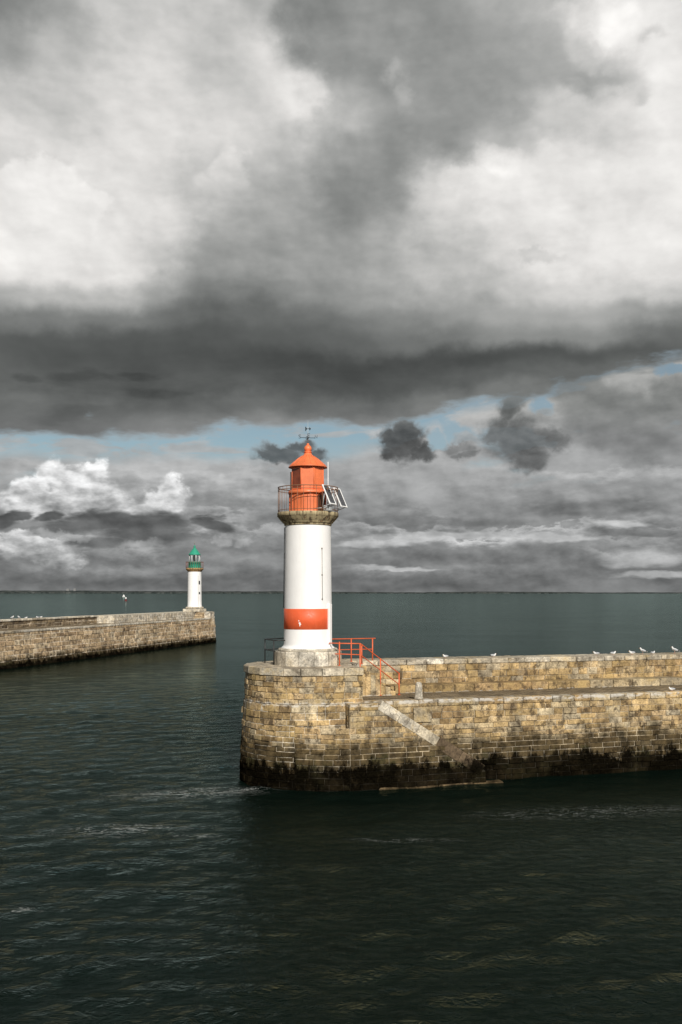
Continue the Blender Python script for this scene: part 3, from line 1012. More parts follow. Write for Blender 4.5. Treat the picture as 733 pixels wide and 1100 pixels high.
# ------------------------------------------------------------------ gulls
def gull_proto(hunched):
    """body one loft from tail to crown; wings, bill, legs are parts"""
    if hunched:
        sp = [(-.27, .12, .012, .03), (-.20, .125, .03, .045), (-.12, .13, .06, .07), (-.02, .125, .085, .085), (.08, .13, .085, .08), (.14, .16, .065, .062), (.165, .195, .05, .05), (.18, .225, .048, .046), (.195, .25, .035, .036), (.205, .265, .012, .012)]
        top = .0
    else:
        sp = [(-.30, .15, .012, .03), (-.22, .17, .03, .045), (-.13, .20, .06, .068), (-.03, .225, .085, .08), (.06, .255, .082, .075), (.11, .30, .058, .056), (.13, .345, .046, .046), (.145, .38, .05, .046), (.155, .41, .036, .036), (.16, .425, .012, .012)]
    rings = []
    n = len(sp)
    for i, (x, z, rv, rw) in enumerate(sp):
        a = sp[max(0, i - 1)]; b = sp[min(n - 1, i + 1)]
        t = Vector((b[0] - a[0], 0, b[1] - a[1])).normalized()
        up = Vector((-t.z, 0, t.x))
        rings.append([Vector((x, 0, z)) + up * rv * math.cos(q) + Vector((0, 1, 0)) * rw * math.sin(q) for q in [2 * math.pi * k / 12 for k in range(12)]])
    mb = MB(); mb.ringloft(rings, 0, True)
    parts = [('body', mb, M_GULLW)]
    for s in (-1, 1):
        mb = MB()
        z0 = .0 if hunched else .07
        w = [(-.30, .115 + z0 * .7, .012, .004), (-.2, .14 + z0 * .8, .035, .012), (-.08, .155 + z0, .055, .018), (.03, .16 + z0 * 1.25, .05, .016), (.08, .16 + z0 * 1.4, .02, .008)]
        rr = []
        for (x, z, hv, hw) in w:
            wid = {-.30: .02, -.2: .05, -.08: .072, .03: .076, .08: .06}[x]
            rr.append([(x, s * (wid + hw * math.sin(q)), z + hv * math.cos(q)) for q in [2 * math.pi * k / 8 for k in range(8)]])
        mb.ringloft(rr, 0, True)
        for f in mb.bm.faces:
            if f.calc_center_median().x < -.22: f.material_index = 1
        parts.append(('wing', mb, [M_GULLG, M_GULLK]))
    mb = MB()
    hx, hz = (.20, .228) if hunched else (.16, .385)
    mb.tube([(hx, 0, hz), (hx + .055, 0, hz - .01), (hx + .075, 0, hz - .025)], .014, 6, r1=.004)
    parts.append(('beak', mb, M_BEAK))
    for s in (-1, 1):
        mb = MB()
        zl = .07 if hunched else .15
        mb.tube([(0, s * .035, zl), (-.005, s * .035, 0.01)], .008, 6)
        mb.box((.02, s * .035, .006), (.07, .045, .012))
        parts.append(('leg', mb, M_LEG))
    return parts


protos = {}
for hk in (True, False):
    protos[hk] = [(nm, mb.build(nm, mt)) for nm, mb, mt in gull_proto(hk)]
    for nm, o in protos[hk]:
        COL.objects.unlink(o)


def gull(loc, rz, hunched, label, group, sc=1.0, proto_used=set()):
    e = empty('gull', loc, label, 'gull', rz, group, sc * (.68 if hunched else .78))
    for nm, o in protos[hunched]:
        c = o.copy(); c.name = nm
        COL.objects.link(c); c.parent = e
    return e


def on_pier(px, b):
    u = (px - 366.5) / F
    a = (u * (PO.y + b * math.cos(PA)) - PO.x + b * math.sin(PA)) / (math.cos(PA) - u * math.sin(PA))
    return pier_xy(a, b)


G1 = 'gulls resting on the lighthouse pier'
for px, b, z, rz, hk, sc, lab in (
    (478.8, 2.2, 5.2, 200, True, 1.0, 'greyish hunched gull on the parapet, nearest of all gulls to the red lighthouse'),
    (530.0, 2.1, 5.2, 20, True, 1.05, 'small white gull alone on the parapet, second gull from the red lighthouse'),
    (641.0, 2.0, 5.2, 170, True, 1.1, 'sitting white gull at the lighthouse end of the close row of parapet gulls'),
    (658.6, 2.1, 5.2, 10, True, 1.05, 'sitting white gull second in the close row of parapet gulls from the lighthouse'),
    (679.2, 2.0, 5.2, 190, True, 1.15, 'sitting white gull on the parapet just lighthouse side of the tall standing gull'),
    (690.7, 2.15, 5.2, 160, False, 1.05, 'tall white gull standing upright on the parapet between two sitting gulls'),
    (701.4, 1.9, 5.2, 30, True, .95, 'smallest sitting white gull between the upright gull and the leaning gull'),
    (725.0, 2.05, 5.2, 150, False, 1.15, 'largest white gull standing at the parapet end farthest from the lighthouse'),
    (722.0, -2.6, 3.71, 185, True, 1.1, 'white gull sitting on the lower walkway edge below the parapet'),
):
    x, y = on_pier(px, b)
    gull((x, y, z), R(rz), hk, lab, G1, sc)


def on_far(px, b):
    u = (px - 366.5) / F
    ex, ey = math.cos(GA), math.sin(GA)
    nx, ny = -ey, ex
    bx_, by_ = GO.x + nx * b, GO.y + ny * b
    a = (u * by_ - bx_) / (ex - u * ey)
    return bx_ + ex * a, by_ + ey * a


G2 = 'gulls resting on the far pier wall'
for px, rz, hk, sc, lab in (
    (13.3, 20, False, 1.25, 'white gull standing tall on the far pier wall, first of five from the shore side'),
    (20.5, 160, False, 1.15, 'white gull on the far pier wall beside the tallest one, second of five'),
    (28.0, 10, True, 1.2, 'low sitting white gull in the middle of the five on the far pier wall'),
    (40.6, 190, True, 1.2, 'sitting white gull of the close pair on the far pier, the shoreward one'),
    (44.0, 15, True, 1.2, 'sitting white gull of the close pair on the far pier, nearest the green lighthouse'),
):
    x, y = on_far(px, -2.5)
    gull((x, y, 5.225), R(rz), hk, lab, G2, sc)

# ------------------------------------------------------------------ boat and buoy
u = (133 - 366.5) / F
sb = empty('sailing_boat', (u * 1900, 1900, 0), 'tiny white sailing boat far out on the sea near the horizon', 'boat', R(25), None, .66)
mb = MB()
rings = []
for x, w, zt, zb in ((-3.6, 1.0, 1.1, .2), (-2, 1.35, 1.0, -.2), (0, 1.5, 1.0, -.35), (2, 1.1, 1.15, -.25), (3.5, .4, 1.35, .1), (4.1, .05, 1.5, .9)):
    rings.append([(x, -w, zt), (x, -w * .6, zb), (x, 0, zb - .15), (x, w * .6, zb), (x, w, zt)])
mb.ringloft(rings, 0, True, True, True)
mb.build('hull', M_SAIL, sb)
mb = MB(); mb.tube([(.4, 0, .9), (.4, 0, 8.2)], .09, 6); mb.tube([(.4, 0, 1.9), (-3.4, 0, 1.9)], .07, 6); mb.build('mast', M_GALV, sb)


def sail(pts, belly):
    mb = MB()
    A, B, C = [Vector(p) for p in pts]
    N = 6
    grid = []
    for i in range(N + 1):
        row = []
        for j in range(N + 1 - i):
            s, t = i / N, j / N
            p = A * (1 - s - t) + B * s + C * t
            p = p + Vector((0, belly * 4 * (s * (1 - s - t) + t * (1 - s - t)), 0))
            row.append(p)
        grid.append(row)
    for off in (0, .03):
        vg = [[mb.bm.verts.new(p + Vector((0, off, 0))) for p in r] for r in grid]
        for i in range(N):
            for j in range(N - i):
                mb.face((vg[i][j], vg[i + 1][j], vg[i][j + 1]), smooth=True)
                if j < N - i - 1:
                    mb.face((vg[i + 1][j], vg[i + 1][j + 1], vg[i][j + 1]), smooth=True)
    mb.build('sail', M_SAIL, sb)


sail([(.3, 0, 2.0), (.3, 0, 8.0), (-3.3, 0, 2.0)], .5)
sail([(3.9, 0, 1.6), (.5, 0, 7.4), (.5, 0, 1.7)], .4)

u = (135.4 - 366.5) / F
bu = empty('channel_buoy', (u * 1000, 1000, 0), 'small dark red channel buoy with white top just below the sailing boat', 'buoy')
mb = MB(); mb.lathe([(.5, -.6), (1.25, -.3), (1.3, .5), (1.15, .75), (.5, .85)], 24); mb.build('float', M_BUOYRED, bu)
mb = MB()
for i in range(4):
    t = i * math.pi / 2
    mb.tube([(.7 * math.cos(t), .7 * math.sin(t), .8), (.32 * math.cos(t), .32 * math.sin(t), 2.2)], .09, 6)
mb.lathe([(.75, 1.0), (.55, 1.9), (.2, 1.95)], 16)
mb.build('tower', M_BUOYRED, bu)
mb = MB(); mb.lathe([(.45, 2.0), (.75, 2.1), (.75, 3.3), (.35, 3.6), (.05, 3.75)], 16); mb.build('top_mark', M_SAIL, bu)

# ------------------------------------------------------------------ far coast
m, g, bs = new_mat('coast_land')
P = g.n('ShaderNodeNewGeometry').outputs['Position']
nn = g.noise(P, .012, 6, .65)[0]
c = g.ramp(nn, [(.35, (.030, .037, .036)), (.52, (.055, .063, .060)), (.66, (.10, .105, .10)), (.8, (.20, .20, .19))])
g.put(bs.inputs['Base Color'], c); bs.inputs['Roughness'].default_value = 1.0; bs.inputs['Specular IOR Level'].default_value = 0
mb = MB()
npr = np.random.RandomState(3)
xs = np.arange(-7000, 7001, 18.0)


def fb(x, seed):
    v = 0
    for k, (w, a) in enumerate(((2600, 1), (900, .5), (310, .28), (120, .2), (55, .16), (38, .12))):
        v += a * math.sin(x / w * 6.283 + seed * 1.7 + k * 2.1 + 1.3 * math.sin(x / w * 2.2 + k))
    return v


prev = None
YC = 9000.0
for x in xs:
    env = np.interp(x, [-7000, -2900, -1800, -1000, -200, 800, 1800, 2500, 3400, 7000], [24, 24, 25, 20, 16, 13, 15, 12, 11, 11])
    h = max(3, env + fb(x, 2) * 2.6)
    yo = 120 * fb(x, 5)
    ring = [mb.bm.verts.new(p) for p in ((x, YC + yo, -2), (x, YC + yo + 15, h * .35), (x, YC + yo + 120, h * .85), (x, YC + yo + 400, h), (x, YC + yo + 1500, -2))]
    if prev:
        for i in range(4):
            mb.face((prev[i], ring[i], ring[i + 1], prev[i + 1]))
    prev = ring
co = mb.build('coast', m)
tag(co, kind='structure')
M_TOWERB = paint('far_block_wall', (.20, .20, .20), .9)
for px, w, h, lab in ((73, 26, 40, 'tiny grey tower block on the far coast, the one farther from the sailing boat'), (80.5, 22, 42, 'tiny grey tower block on the far coast, the one nearer the sailing boat')):
    x = (px - 366.5) / F * 9300
    mb = MB(); mb.box((0, 0, h / 2), (w, 18, h), bev=1.0); mb.box((3, 0, h + 1.8), (8, 8, 4), bev=.3)
    o = mb.build('apartment_block', M_TOWERB); o.location = (x, 9300, 2)
    tag(o, lab, 'building', 'tower blocks on the far coast')

# ------------------------------------------------------------------ sea
def spaced(lo_hi_step, ratio, end):
    a, b, st = lo_hi_step
    out = list(np.arange(a, b, st))
    while out[-1] < end:
        st *= ratio
        out.append(out[-1] + st)
    return out


ys = np.array([-3000., -1000, -300, -100, -40, -10, 5, 12] + spaced((16, 75, .22), 1.02, 14000))
xp = spaced((0, 30, .24), 1.06, 16000)
xs_ = np.array([-q for q in reversed(xp[1:])] + xp)
X, Y = np.meshgrid(xs_, ys)
dx = np.gradient(xs_)[None, :] * np.ones_like(Y)
dy = np.gradient(ys)[:, None] * np.ones_like(X)
sp_ = np.maximum(dx, dy)
npr = np.random.RandomState(11)
Z = np.zeros_like(X)
for i in range(64):
    lam = math.exp(npr.uniform(math.log(.6), math.log(4.2)))
    th = npr.normal(R(-72), R(42))
    kx, ky = math.cos(th) * 2 * math.pi / lam, math.sin(th) * 2 * math.pi / lam
    amp = .0027 * lam ** .45
    w = np.clip((lam / sp_ - 2.5) / 2.5, 0, 1)
    ph = npr.uniform(0, 6.28)
    arg = kx * X + ky * Y + ph + .9 * np.sin((kx * Y * .21 - ky * X * .17) + ph * 2)
    Z += amp * w * (np.sin(arg) + .25 * np.cos(2 * arg))
ny, nx = X.shape
co_ = np.stack([X.ravel(), Y.ravel(), Z.ravel()], 1).astype(np.float32)
idx = np.arange(nx * ny).reshape(ny, nx)
faces = np.stack([idx[:-1, :-1].ravel(), idx[:-1, 1:].ravel(), idx[1:, 1:].ravel(), idx[1:, :-1].ravel()], 1).astype(np.int32)
me = bpy.data.meshes.new('sea')
me.vertices.add(len(co_)); me.vertices.foreach_set('co', co_.ravel())
me.loops.add(faces.size); me.loops.foreach_set('vertex_index', faces.ravel())
me.polygons.add(len(faces)); me.polygons.foreach_set('loop_start', np.arange(0, faces.size, 4, dtype=np.int32))
me.polygons.foreach_set('loop_total', np.full(len(faces), 4, np.int32))
me.polygons.foreach_set('use_smooth', np.ones(len(faces), bool))
me.update(calc_edges=True); me.validate()
sea = bpy.data.objects.new('sea', me); COL.objects.link(sea); tag(sea, kind='structure')

m, g, bs = new_mat('sea_water')
P = g.n('ShaderNodeNewGeometry').outputs['Position']
w1 = g.noise(P, .035, 3, .5)[0]
c = g.cmix(w1, (.0022, .0056, .0041), (.0034, .0078, .0058))
wv = g.v('MULTIPLY', P, (.80, 1.0, 1.0))
b1 = g.noise(wv, 2.7, 5, .62, dist=.9)[0]
b2 = g.noise(g.v('ADD', g.v('MULTIPLY', P, (.8, 1.1, 1)), (9, 3, 0)), 7.5, 3, .6, dist=.6)[0]
gust = g.smooth(g.noise(g.v('MULTIPLY', P, (.6, 1, 1)), .06, 3, .6)[0], .38, .62, .75, 1.1)
calm = g.smooth(g.sep(P)[1], 50, 110, 1.0, .36)
h = g.mul(g.add(g.mul(b1, 1.05), g.mul(b2, .30)), g.mul(gust, calm))
nrm_ = g.bump(h, .8, .125)
# foam lines left by the current off the pier head
px_, py_, pz_ = g.sep(P)
fo = None
for (cx, cy, sx, sy, ang, amt) in ((-6.4, 42.2, 4.2, 1.5, 14, 1.0), (-4.6, 42.6, 1.9, .8, 30, 1.0), (-8.0, 35.6, 3.2, 1.1, 8, .9), (-5.2, 34.8, 1.2, .4, -4, .9), (-8.6, 26.6, .8, .25, 5, .8), (2.2, 34.2, 2.2, .5, 0, .35), (9.6, 38.5, 6, 1.4, 8, .35)):
    q = R(ang)
    ddx = g.sub(px_, cx); ddy = g.sub(py_, cy)
    lx = g.add(g.mul(ddx, math.cos(q)), g.mul(ddy, math.sin(q)))
    ly = g.sub(g.mul(ddy, math.cos(q)), g.mul(ddx, math.sin(q)))
    d = g.v('LENGTH', g.xyz(g.mul(lx, 1 / sx), g.mul(ly, 1 / sy), 0.0))
    k = g.smooth(d, .2, 1.15, amt, 0)
    fo = k if fo is None else g.m('MAXIMUM', fo, k)
rn = g.noise(g.v('MULTIPLY', P, (.34, 1.25, 1)), 1.5, 4, .55, dist=2.4)[0]
ridge = g.m('ABSOLUTE', g.sub(rn, .5))
fn = g.noise(P, 9, 4, .7)[0]
fm = g.mul(g.mul(fo, g.smooth(ridge, .0, .032, 1, 0)), g.smooth(fn, .36, .56))
fm = g.mul(fm, .75)
df = g.n('ShaderNodeBsdfDiffuse'); gl = g.n('ShaderNodeBsdfGlossy'); fr = g.n('ShaderNodeFresnel'); mx = g.n('ShaderNodeMixShader')
g.put(df.inputs['Color'], g.cmix(fm, c, (.62, .64, .62)))
gl.inputs['Color'].default_value = (.55, .68, .635, 1)
gl.inputs['Roughness'].default_value = .055
fr.inputs['IOR'].default_value = 1.165
for q in (gl, fr): g.put(q.inputs['Normal'], nrm_)
g.put(mx.inputs[0], g.mul(g.mul(fr.outputs[0], .86), g.sub(1.0, fm)))
m.node_tree.links.new(df.outputs[0], mx.inputs[1]); m.node_tree.links.new(gl.outputs[0], mx.inputs[2])
m.node_tree.links.new(mx.outputs[0], m.node_tree.nodes['Material Output'].inputs['Surface'])
m.node_tree.nodes.remove(bs)
me.materials.append(m)

# ------------------------------------------------------------------ sky
SUN_AZ, SUN_EL = 14.0, 32.0       # degrees to the right behind the camera, and above the horizon
w = bpy.data.worlds.new('World'); scene.world = w; w.use_nodes = True
nt = w.node_tree; g = G(nt)
for nd in list(nt.nodes): nt.nodes.remove(nd)
out = g.n('ShaderNodeOutputWorld'); bg = g.n('ShaderNodeBackground')
STR = .10
bg.inputs['Strength'].default_value = STR
nt.links.new(bg.outputs[0], out.inputs[0])
sky = g.n('ShaderNodeTexSky', sky_type='NISHITA')
sky.sun_disc = False; sky.sun_elevation = R(SUN_EL); sky.sun_rotation = R(180 - SUN_AZ)
sky.altitude = 10; sky.air_density = 1.0; sky.dust_density = .6; sky.ozone_density = 2.0
D = g.v('NORMALIZE', g.n('ShaderNodeTexCoord').outputs['Generated'])
dx_, dy_, dz_ = g.sep(D)
az = g.m('ARCTAN2', dx_, dy_)
azc = g.m('MINIMUM', g.m('MAXIMUM', az, -1.05), 1.05)
el = g.m('ARCSINE', g.m('MINIMUM', g.m('MAXIMUM', dz_, -.05), .985))
# sky chart: horizontal coordinate and height above the horizon of each compass direction, in the chart's own units
SX = g.mad(g.m('TANGENT', azc), F, 366.5)
SY = g.sub(636.5, g.m('DIVIDE', g.mul(g.m('TANGENT', el), F), g.m('COSINE', azc)))
Dz2 = g.v('MULTIPLY', D, (1, 1, 1.15))
Dz3 = g.v('MULTIPLY', D, (1, 1, 3.2))
nA = g.noise(Dz2, 5.5, 3, .5)[1]
nB = g.noise(g.v('ADD', Dz2, (3.1, 1.7, 5.3)), 17, 5, .56)[1]
nL = g.noise(g.v('ADD', Dz3, (1.1, 8.7, 2.3)), 9, 5, .58)[1]
half = (.5, .5, .5)
wA = g.v('SCALE', g.v('SUBTRACT', nA, half), scale=150.0)
wB = g.v('SCALE', g.v('SUBTRACT', nB, half), scale=84.0)
base = g.xyz(SX, SY, 0.0)
shelf = g.smooth(SY, 230, 320, 1.0, .40)
PU = g.v('ADD', base, g.v('MULTIPLY', g.v('ADD', wA, wB), g.xyz(1.0, shelf, 0.0)))                 # upper clouds
PLw = g.v('ADD', base, g.v('MULTIPLY', g.v('SUBTRACT', nL, half), (150.0, 38.0, 0)))   # low layered clouds
PC = g.v('ADD', base, g.v('MULTIPLY', g.v('SUBTRACT', nB, half), (62.0, 56.0, 0)))
nC = g.noise(g.v('ADD', Dz2, (7.1, 2.2, 9.3)), 44, 4, .55)[1]
PU = g.v('ADD', PU, g.v('MULTIPLY', g.v('SUBTRACT', nC, half), g.xyz(34.0, g.mul(shelf, 34.0), 0.0)))
PC2 = g.v('ADD', base, g.v('MULTIPLY', g.v('SUBTRACT', nB, half), (36.0, 32.0, 0)))
PC = g.v('ADD', PC, g.v('MULTIPLY', g.v('SUBTRACT', nC, half), (26.0, 24.0, 0)))
PC2 = g.v('ADD', PC2, g.v('MULTIPLY', g.v('SUBTRACT', nC, half), (32.0, 28.0, 0)))     # small cumulus outlines


def grid(Pv, xs, rows):
    x, y, _ = g.sep(Pv)
    xn = g.smooth(x, xs[0], xs[-1], 0, 1, 'LINEAR')
    val = None
    for i, (ry, vals) in enumerate(rows):
        st = [((q - xs[0]) / (xs[-1] - xs[0]), v_ / 255.0) for q, v_ in zip(xs, vals)]
        r = g.ramp(xn, st, 'EASE')
        if val is None:
            val = r
        else:
            py = rows[i - 1][0]
            val = g.fmix(g.smooth(y, py, ry), val, r)
    return val


GX = [0, 60, 120, 180, 240, 300, 360, 420, 480, 540, 600, 660, 733]
UP = [
    (-420, [110] * 13),
    (-120, [120, 128, 135, 138, 135, 130, 125, 125, 128, 130, 140, 150, 155]),
    (0, [138, 165, 190, 197, 190, 178, 152, 146, 152, 156, 178, 210, 210]),
    (50, [163, 190, 202, 203, 196, 208, 156, 146, 153, 153, 172, 218, 214]),
    (100, [190, 204, 209, 207, 200, 205, 172, 150, 156, 158, 162, 182, 218]),
    (150, [201, 209, 210, 207, 198, 186, 148, 138, 152, 180, 192, 208, 225]),
    (200, [217, 221, 214, 206, 188, 170, 140, 142, 200, 219, 223, 225, 226]),
    (250, [227, 228, 224, 208, 168, 160, 150, 165, 200, 218, 222, 226, 224]),
    (290, [217, 219, 218, 194, 155, 152, 155, 168, 188, 207, 214, 222, 220]),
    (314, [172, 180, 184, 160, 134, 136, 140, 152, 176, 192, 198, 204, 192]),
    (340, [120, 124, 126, 114, 106, 110, 116, 130, 150, 165, 166, 160, 138]),
    (364, [94, 92, 90, 87, 90, 94, 100, 110, 126, 138, 136, 122, 104]),
    (386, [94, 90, 86, 83, 80, 79, 77, 76, 78, 82, 85, 88, 94]),
    (410, [97, 92, 91, 90, 86, 84, 83, 83, 90, 98, 106, 112, 118]),
    (430, [104, 103, 104, 107, 105, 104, 107, 110, 114, 120, 124, 126, 128]),
    (450, [108, 106, 113, 124, 128, 131, 130, 128, 126, 128, 130, 130, 130]),
    (466, [112, 118, 132, 142, 144, 146, 144, 140, 134, 132, 130, 130, 130]),
]
LO = [
    (400, [150] * 13),
    (455, [150, 150, 150, 150, 150, 150, 152, 165, 164, 158, 150, 152, 160]),
    (490, [152, 152, 156, 160, 156, 150, 150, 156, 152, 150, 146, 138, 138]),
    (510, [152, 162, 162, 158, 150, 146, 146, 152, 153, 148, 140, 132, 130]),
    (530, [142, 165, 160, 158, 142, 140, 142, 148, 148, 140, 134, 130, 128]),
    (550, [126, 132, 132, 138, 134, 134, 136, 140, 140, 130, 120, 118, 122]),
    (570, [142, 122, 110, 112, 122, 130, 132, 130, 132, 124, 128, 130, 128]),
    (580, [168, 155, 126, 120, 138, 145, 152, 165, 165, 165, 160, 150, 168]),
    (592, [182, 170, 142, 130, 148, 152, 142, 150, 150, 150, 152, 165, 160]),
    (606, [136, 132, 126, 124, 120, 118, 116, 120, 120, 118, 118, 126, 140]),
    (620, [114, 112, 110, 110, 110, 112, 110, 112, 112, 112, 112, 120, 122]),
    (637, [108, 108, 108, 108, 106, 106, 105, 105, 105, 105, 106, 108, 110]),
]
up = grid(PU, GX, UP)
lo = g.add(grid(PLw, GX, LO), .08)

# billow relief: difference of the same noise towards the light
LD = Vector((.012, 0, .02))
f1 = g.noise(Dz2, 9, 4, .5)[0]
f2 = g.noise(g.v('ADD', Dz2, tuple(LD)), 9, 4, .5)[0]
rel = g.sub(f1, f2)
Dz4 = g.v('MULTIPLY', D, (1, 1, 1.9))
fine1 = g.noise(Dz4, 24, 4, .52)[0]
fine2 = g.noise(g.v('ADD', Dz4, (.006, 0, .011)), 24, 4, .52)[0]
rel2 = g.sub(fine1, fine2)
f5 = g.noise(Dz4, 52, 4, .55)[0]
f6 = g.noise(g.v('ADD', Dz4, (.004, 0, .006)), 52, 4, .55)[0]
rel3 = g.sub(f5, f6)
rowmask = g.smooth(SY, 300, 360, 1.0, .35)
up = g.add(up, g.mul(g.mul(rel, rowmask), .27))
up = g.add(up, g.mul(g.mul(rel2, rowmask), .09))
up = g.add(up, g.mul(g.mul(rel3, rowmask), .05))
up = g.add(up, g.mul(g.mul(g.sub(f1, .5), rowmask), .13))
sf = g.noise(g.v('ADD', g.v('MULTIPLY', D, (1, 1, 3.4)), (2, 2, 2)), 9, 5, .55, dist=.4)[0]
up = g.add(up, g.mul(g.mul(g.sub(sf, .5), g.smooth(SY, 370, 420)), .20))
lo = g.add(lo, g.mul(rel2, .22))
sl = g.noise(g.v('MULTIPLY', D, (1, 1, 5.5)), 12, 5, .55)[0]
lo = g.add(lo, g.mul(g.sub(sl, .5), .15))



def feature(acc, els, delta, w0, w1_, fade=None, Pv=None):
    d = None
    for (cx, cy, sx, sy) in els:
        q = g.v('LENGTH', g.v('MULTIPLY', g.v('SUBTRACT', Pv, (cx, cy, 0)), (1 / sx, 1 / sy, 0)))
        d = q if d is None else g.m('MINIMUM', d, q)
    k = g.smooth(d, w0, w1_, delta, 0)
    if fade:
        k = g.mul(k, g.smooth(*fade))
    return g.add(acc, k)


up = feature(up, [(352, 22, 58, 52), (392, 60, 46, 66)], -.10, .62, 1.14, (SX, 300, 410, 1, .15), PC)
up = feature(up, [(300, 40, 40, 30), (322, 92, 30, 42)], .06, .5, 1.2, (SX, 260, 340, 0, 1), PC)
up = feature(up, [(623, 44, 20, 38), (612, 16, 26, 16), (650, 20, 34, 22)], .055, .45, 1.25, None, PC)
up = feature(up, [(668, 30, 34, 24), (715, 60, 30, 30)], .04, .4, 1.2, None, PC)
up = feature(up, [(640, 84, 40, 12), (628, 96, 30, 10)], -.05, .2, 1.35, None, PC)
up = feature(up, [(694, 104, 14, 10), (700, 36, 20, 8)], -.07, .1, 1.3, None, PC)
up = feature(up, [(424, 74, 9, 18), (434, 100, 9, 20)], .085, .1, 1.35, None, PC)
up = feature(up, [(254, 186, 20, 26), (232, 208, 22, 18)], .07, .6, 1.2, (SY, 230, 170, 0, 1), PC)
up = feature(up, [(30, 205, 60, 36), (80, 230, 40, 40)], .055, .85, 1.08, (SY, 290, 180, 0, 1), PC)
up = feature(up, [(580, 277, 24, 8)], -.07, .3, 1.3, None, PC)
up = feature(up, [(505, 192, 30, 16), (540, 172, 34, 18)], .05, .6, 1.2, (SY, 230, 180, 0, 1), PC)
up = feature(up, [(95, 404, 42, 6), (30, 402, 20, 6), (140, 400, 26, 5), (170, 421, 40, 8), (70, 446, 50, 10)], -.045, .3, 1.25, None, PLw)
# ---- compose back to front: blue air, low deck, cumulus, detached dark clouds, big shelf
_, ly, _ = g.sep(PLw)
lx = g.sep(PLw)[0]
top_edge = g.ramp(g.smooth(SX, 0, 733, 0, 1, 'LINEAR'), [(0, .488), (.1, .486), (.3, .487), (.42, .488), (.5, .485), (.56, .478), (.62, .462), (.68, .44), (.74, .43), (.82, .40), (1, .38)])
te = g.mul(top_edge, 1000.0)
a_lo = g.smooth(g.sub(ly, te), -9, 14)
# veil over the blue and thin blue breaks in the low deck
wis = g.noise(g.v('ADD', g.v('MULTIPLY', D, (1, 1, 4.2)), (4, 4, 4)), 16, 6, .6, dist=.5)[0]
a_lo = g.m('MAXIMUM', a_lo, g.smooth(wis, .47, .64, .0, .85))
a_lo = g.mul(a_lo, g.smooth(g.noise(g.v('MULTIPLY', D, (1, 1, 3)), 10, 4, .55)[0], .30, .42, g.smooth(SY, 495, 535, .55, 1), 1))


def blob(Pv, els):
    """smallest normalised distance to a set of ellipses"""
    d = None
    for (cx, cy, sx, sy) in els:
        q = g.v('LENGTH', g.v('MULTIPLY', g.v('SUBTRACT', Pv, (cx, cy, 0)), (1 / sx, 1 / sy, 0)))
        d = q if d is None else g.m('MINIMUM', d, q)
    return d


val = lo
alpha = a_lo
# banks of distant cumulus, back to front: each has a billowy lit top over a grey base
for k, (y0, amp, hi, lw, hgt, soft, sc, cov, am) in enumerate((
        (507, 34, .74, .58, 26, 6, 15, .46, .8), (528, 34, .73, .54, 24, 5, 17, .46, .85), (549, 30, .70, .49, 20, 4, 20, .47, .85),
        (568, 24, .78, .50, 16, 3, 24, .46, .9), (582, 20, .85, .51, 15, 2.5, 28, .45, .95), (596, 15, .74, .47, 14, 2.5, 32, .47, .9), (611, 10, .56, .415, 14, 2.5, 36, .47, .85))):
    vec = g.v('ADD', g.v('MULTIPLY', D, (1, 1, 2.4)), (k * 3.7, k * 1.9, k * 5.1))
    nk = g.noise(vec, sc, 6, .60)
    lowf = g.noise(g.v('ADD', g.v('MULTIPLY', D, (1, 1, .6)), (k * 2.3, 9.1, k * 4.7)), 5.5, 2, .5)[0]
    yy = g.add(SY, g.mul(g.sub(nk[0], .5), amp * 2.6))
    tt = g.sub(yy, g.add(y0 - 6, g.mul(g.sub(lowf, .5), 46.0 if k < 4 else 22.0)))
    mk = g.smooth(tt, -soft, soft, 0, am)
    mk = g.mul(mk, g.smooth(lowf, cov - .09, cov + .03))
    lit = g.smooth(lowf, .44, .60, lw + (hi - lw) * .25, hi)
    sh = g.fmix(g.smooth(tt, 0, hgt), lit, lw)
    sh = g.add(sh, g.mul(rel2, .30))
    sh = g.add(sh, g.mul(rel3, .13))
    mk = g.mul(mk, g.smooth(tt, hgt * 1.2, hgt * 3.2, 1, .0))
    val = g.fmix(mk, val, sh)
    alpha = g.m('MAXIMUM', alpha, g.mul(mk, a_lo))
# blue holes right of the lighthouse
hole = blob(PC, [(492, 457, 24, 12), (580, 436, 12, 13), (718, 402, 24, 7), (476, 470, 16, 10)])
alpha = g.mul(alpha, g.smooth(hole, .5, 1.15, .15, 1))


def put(val, alpha, mask, v_):
    return g.fmix(mask, val, v_), g.m('MAXIMUM', alpha, mask)


# bright cumulus
dA = blob(PC, [(78, 518, 30, 20), (34, 528, 22, 20), (104, 530, 30, 20), (70, 543, 56, 13), (60, 512, 24, 18), (48, 545, 44, 14), (120, 544, 24, 14), (14, 536, 18, 14), (94, 509, 20, 14)])
dB = blob(PC, [(172, 542, 31, 19), (184, 531, 18, 17), (150, 548, 20, 11)])
dC = blob(PC, [(36, 590, 48, 14), (66, 600, 30, 10), (18, 578, 24, 11)])
for d_, hi, lo_, yc, hgt in ((dA, 230, 172, 520, 34), (dB, 224, 154, 540, 24), (dC, 210, 150, 588, 22)):
    mk = g.smooth(d_, .72, 1.12, 1, 0)
    sh = g.smooth(SY, yc - hgt * .6, yc + hgt, hi / 255, lo_ / 255, 'LINEAR')
    sh = g.add(g.add(sh, g.mul(rel2, .95)), g.mul(rel3, .32))
    val, alpha = put(val, alpha, mk, sh)
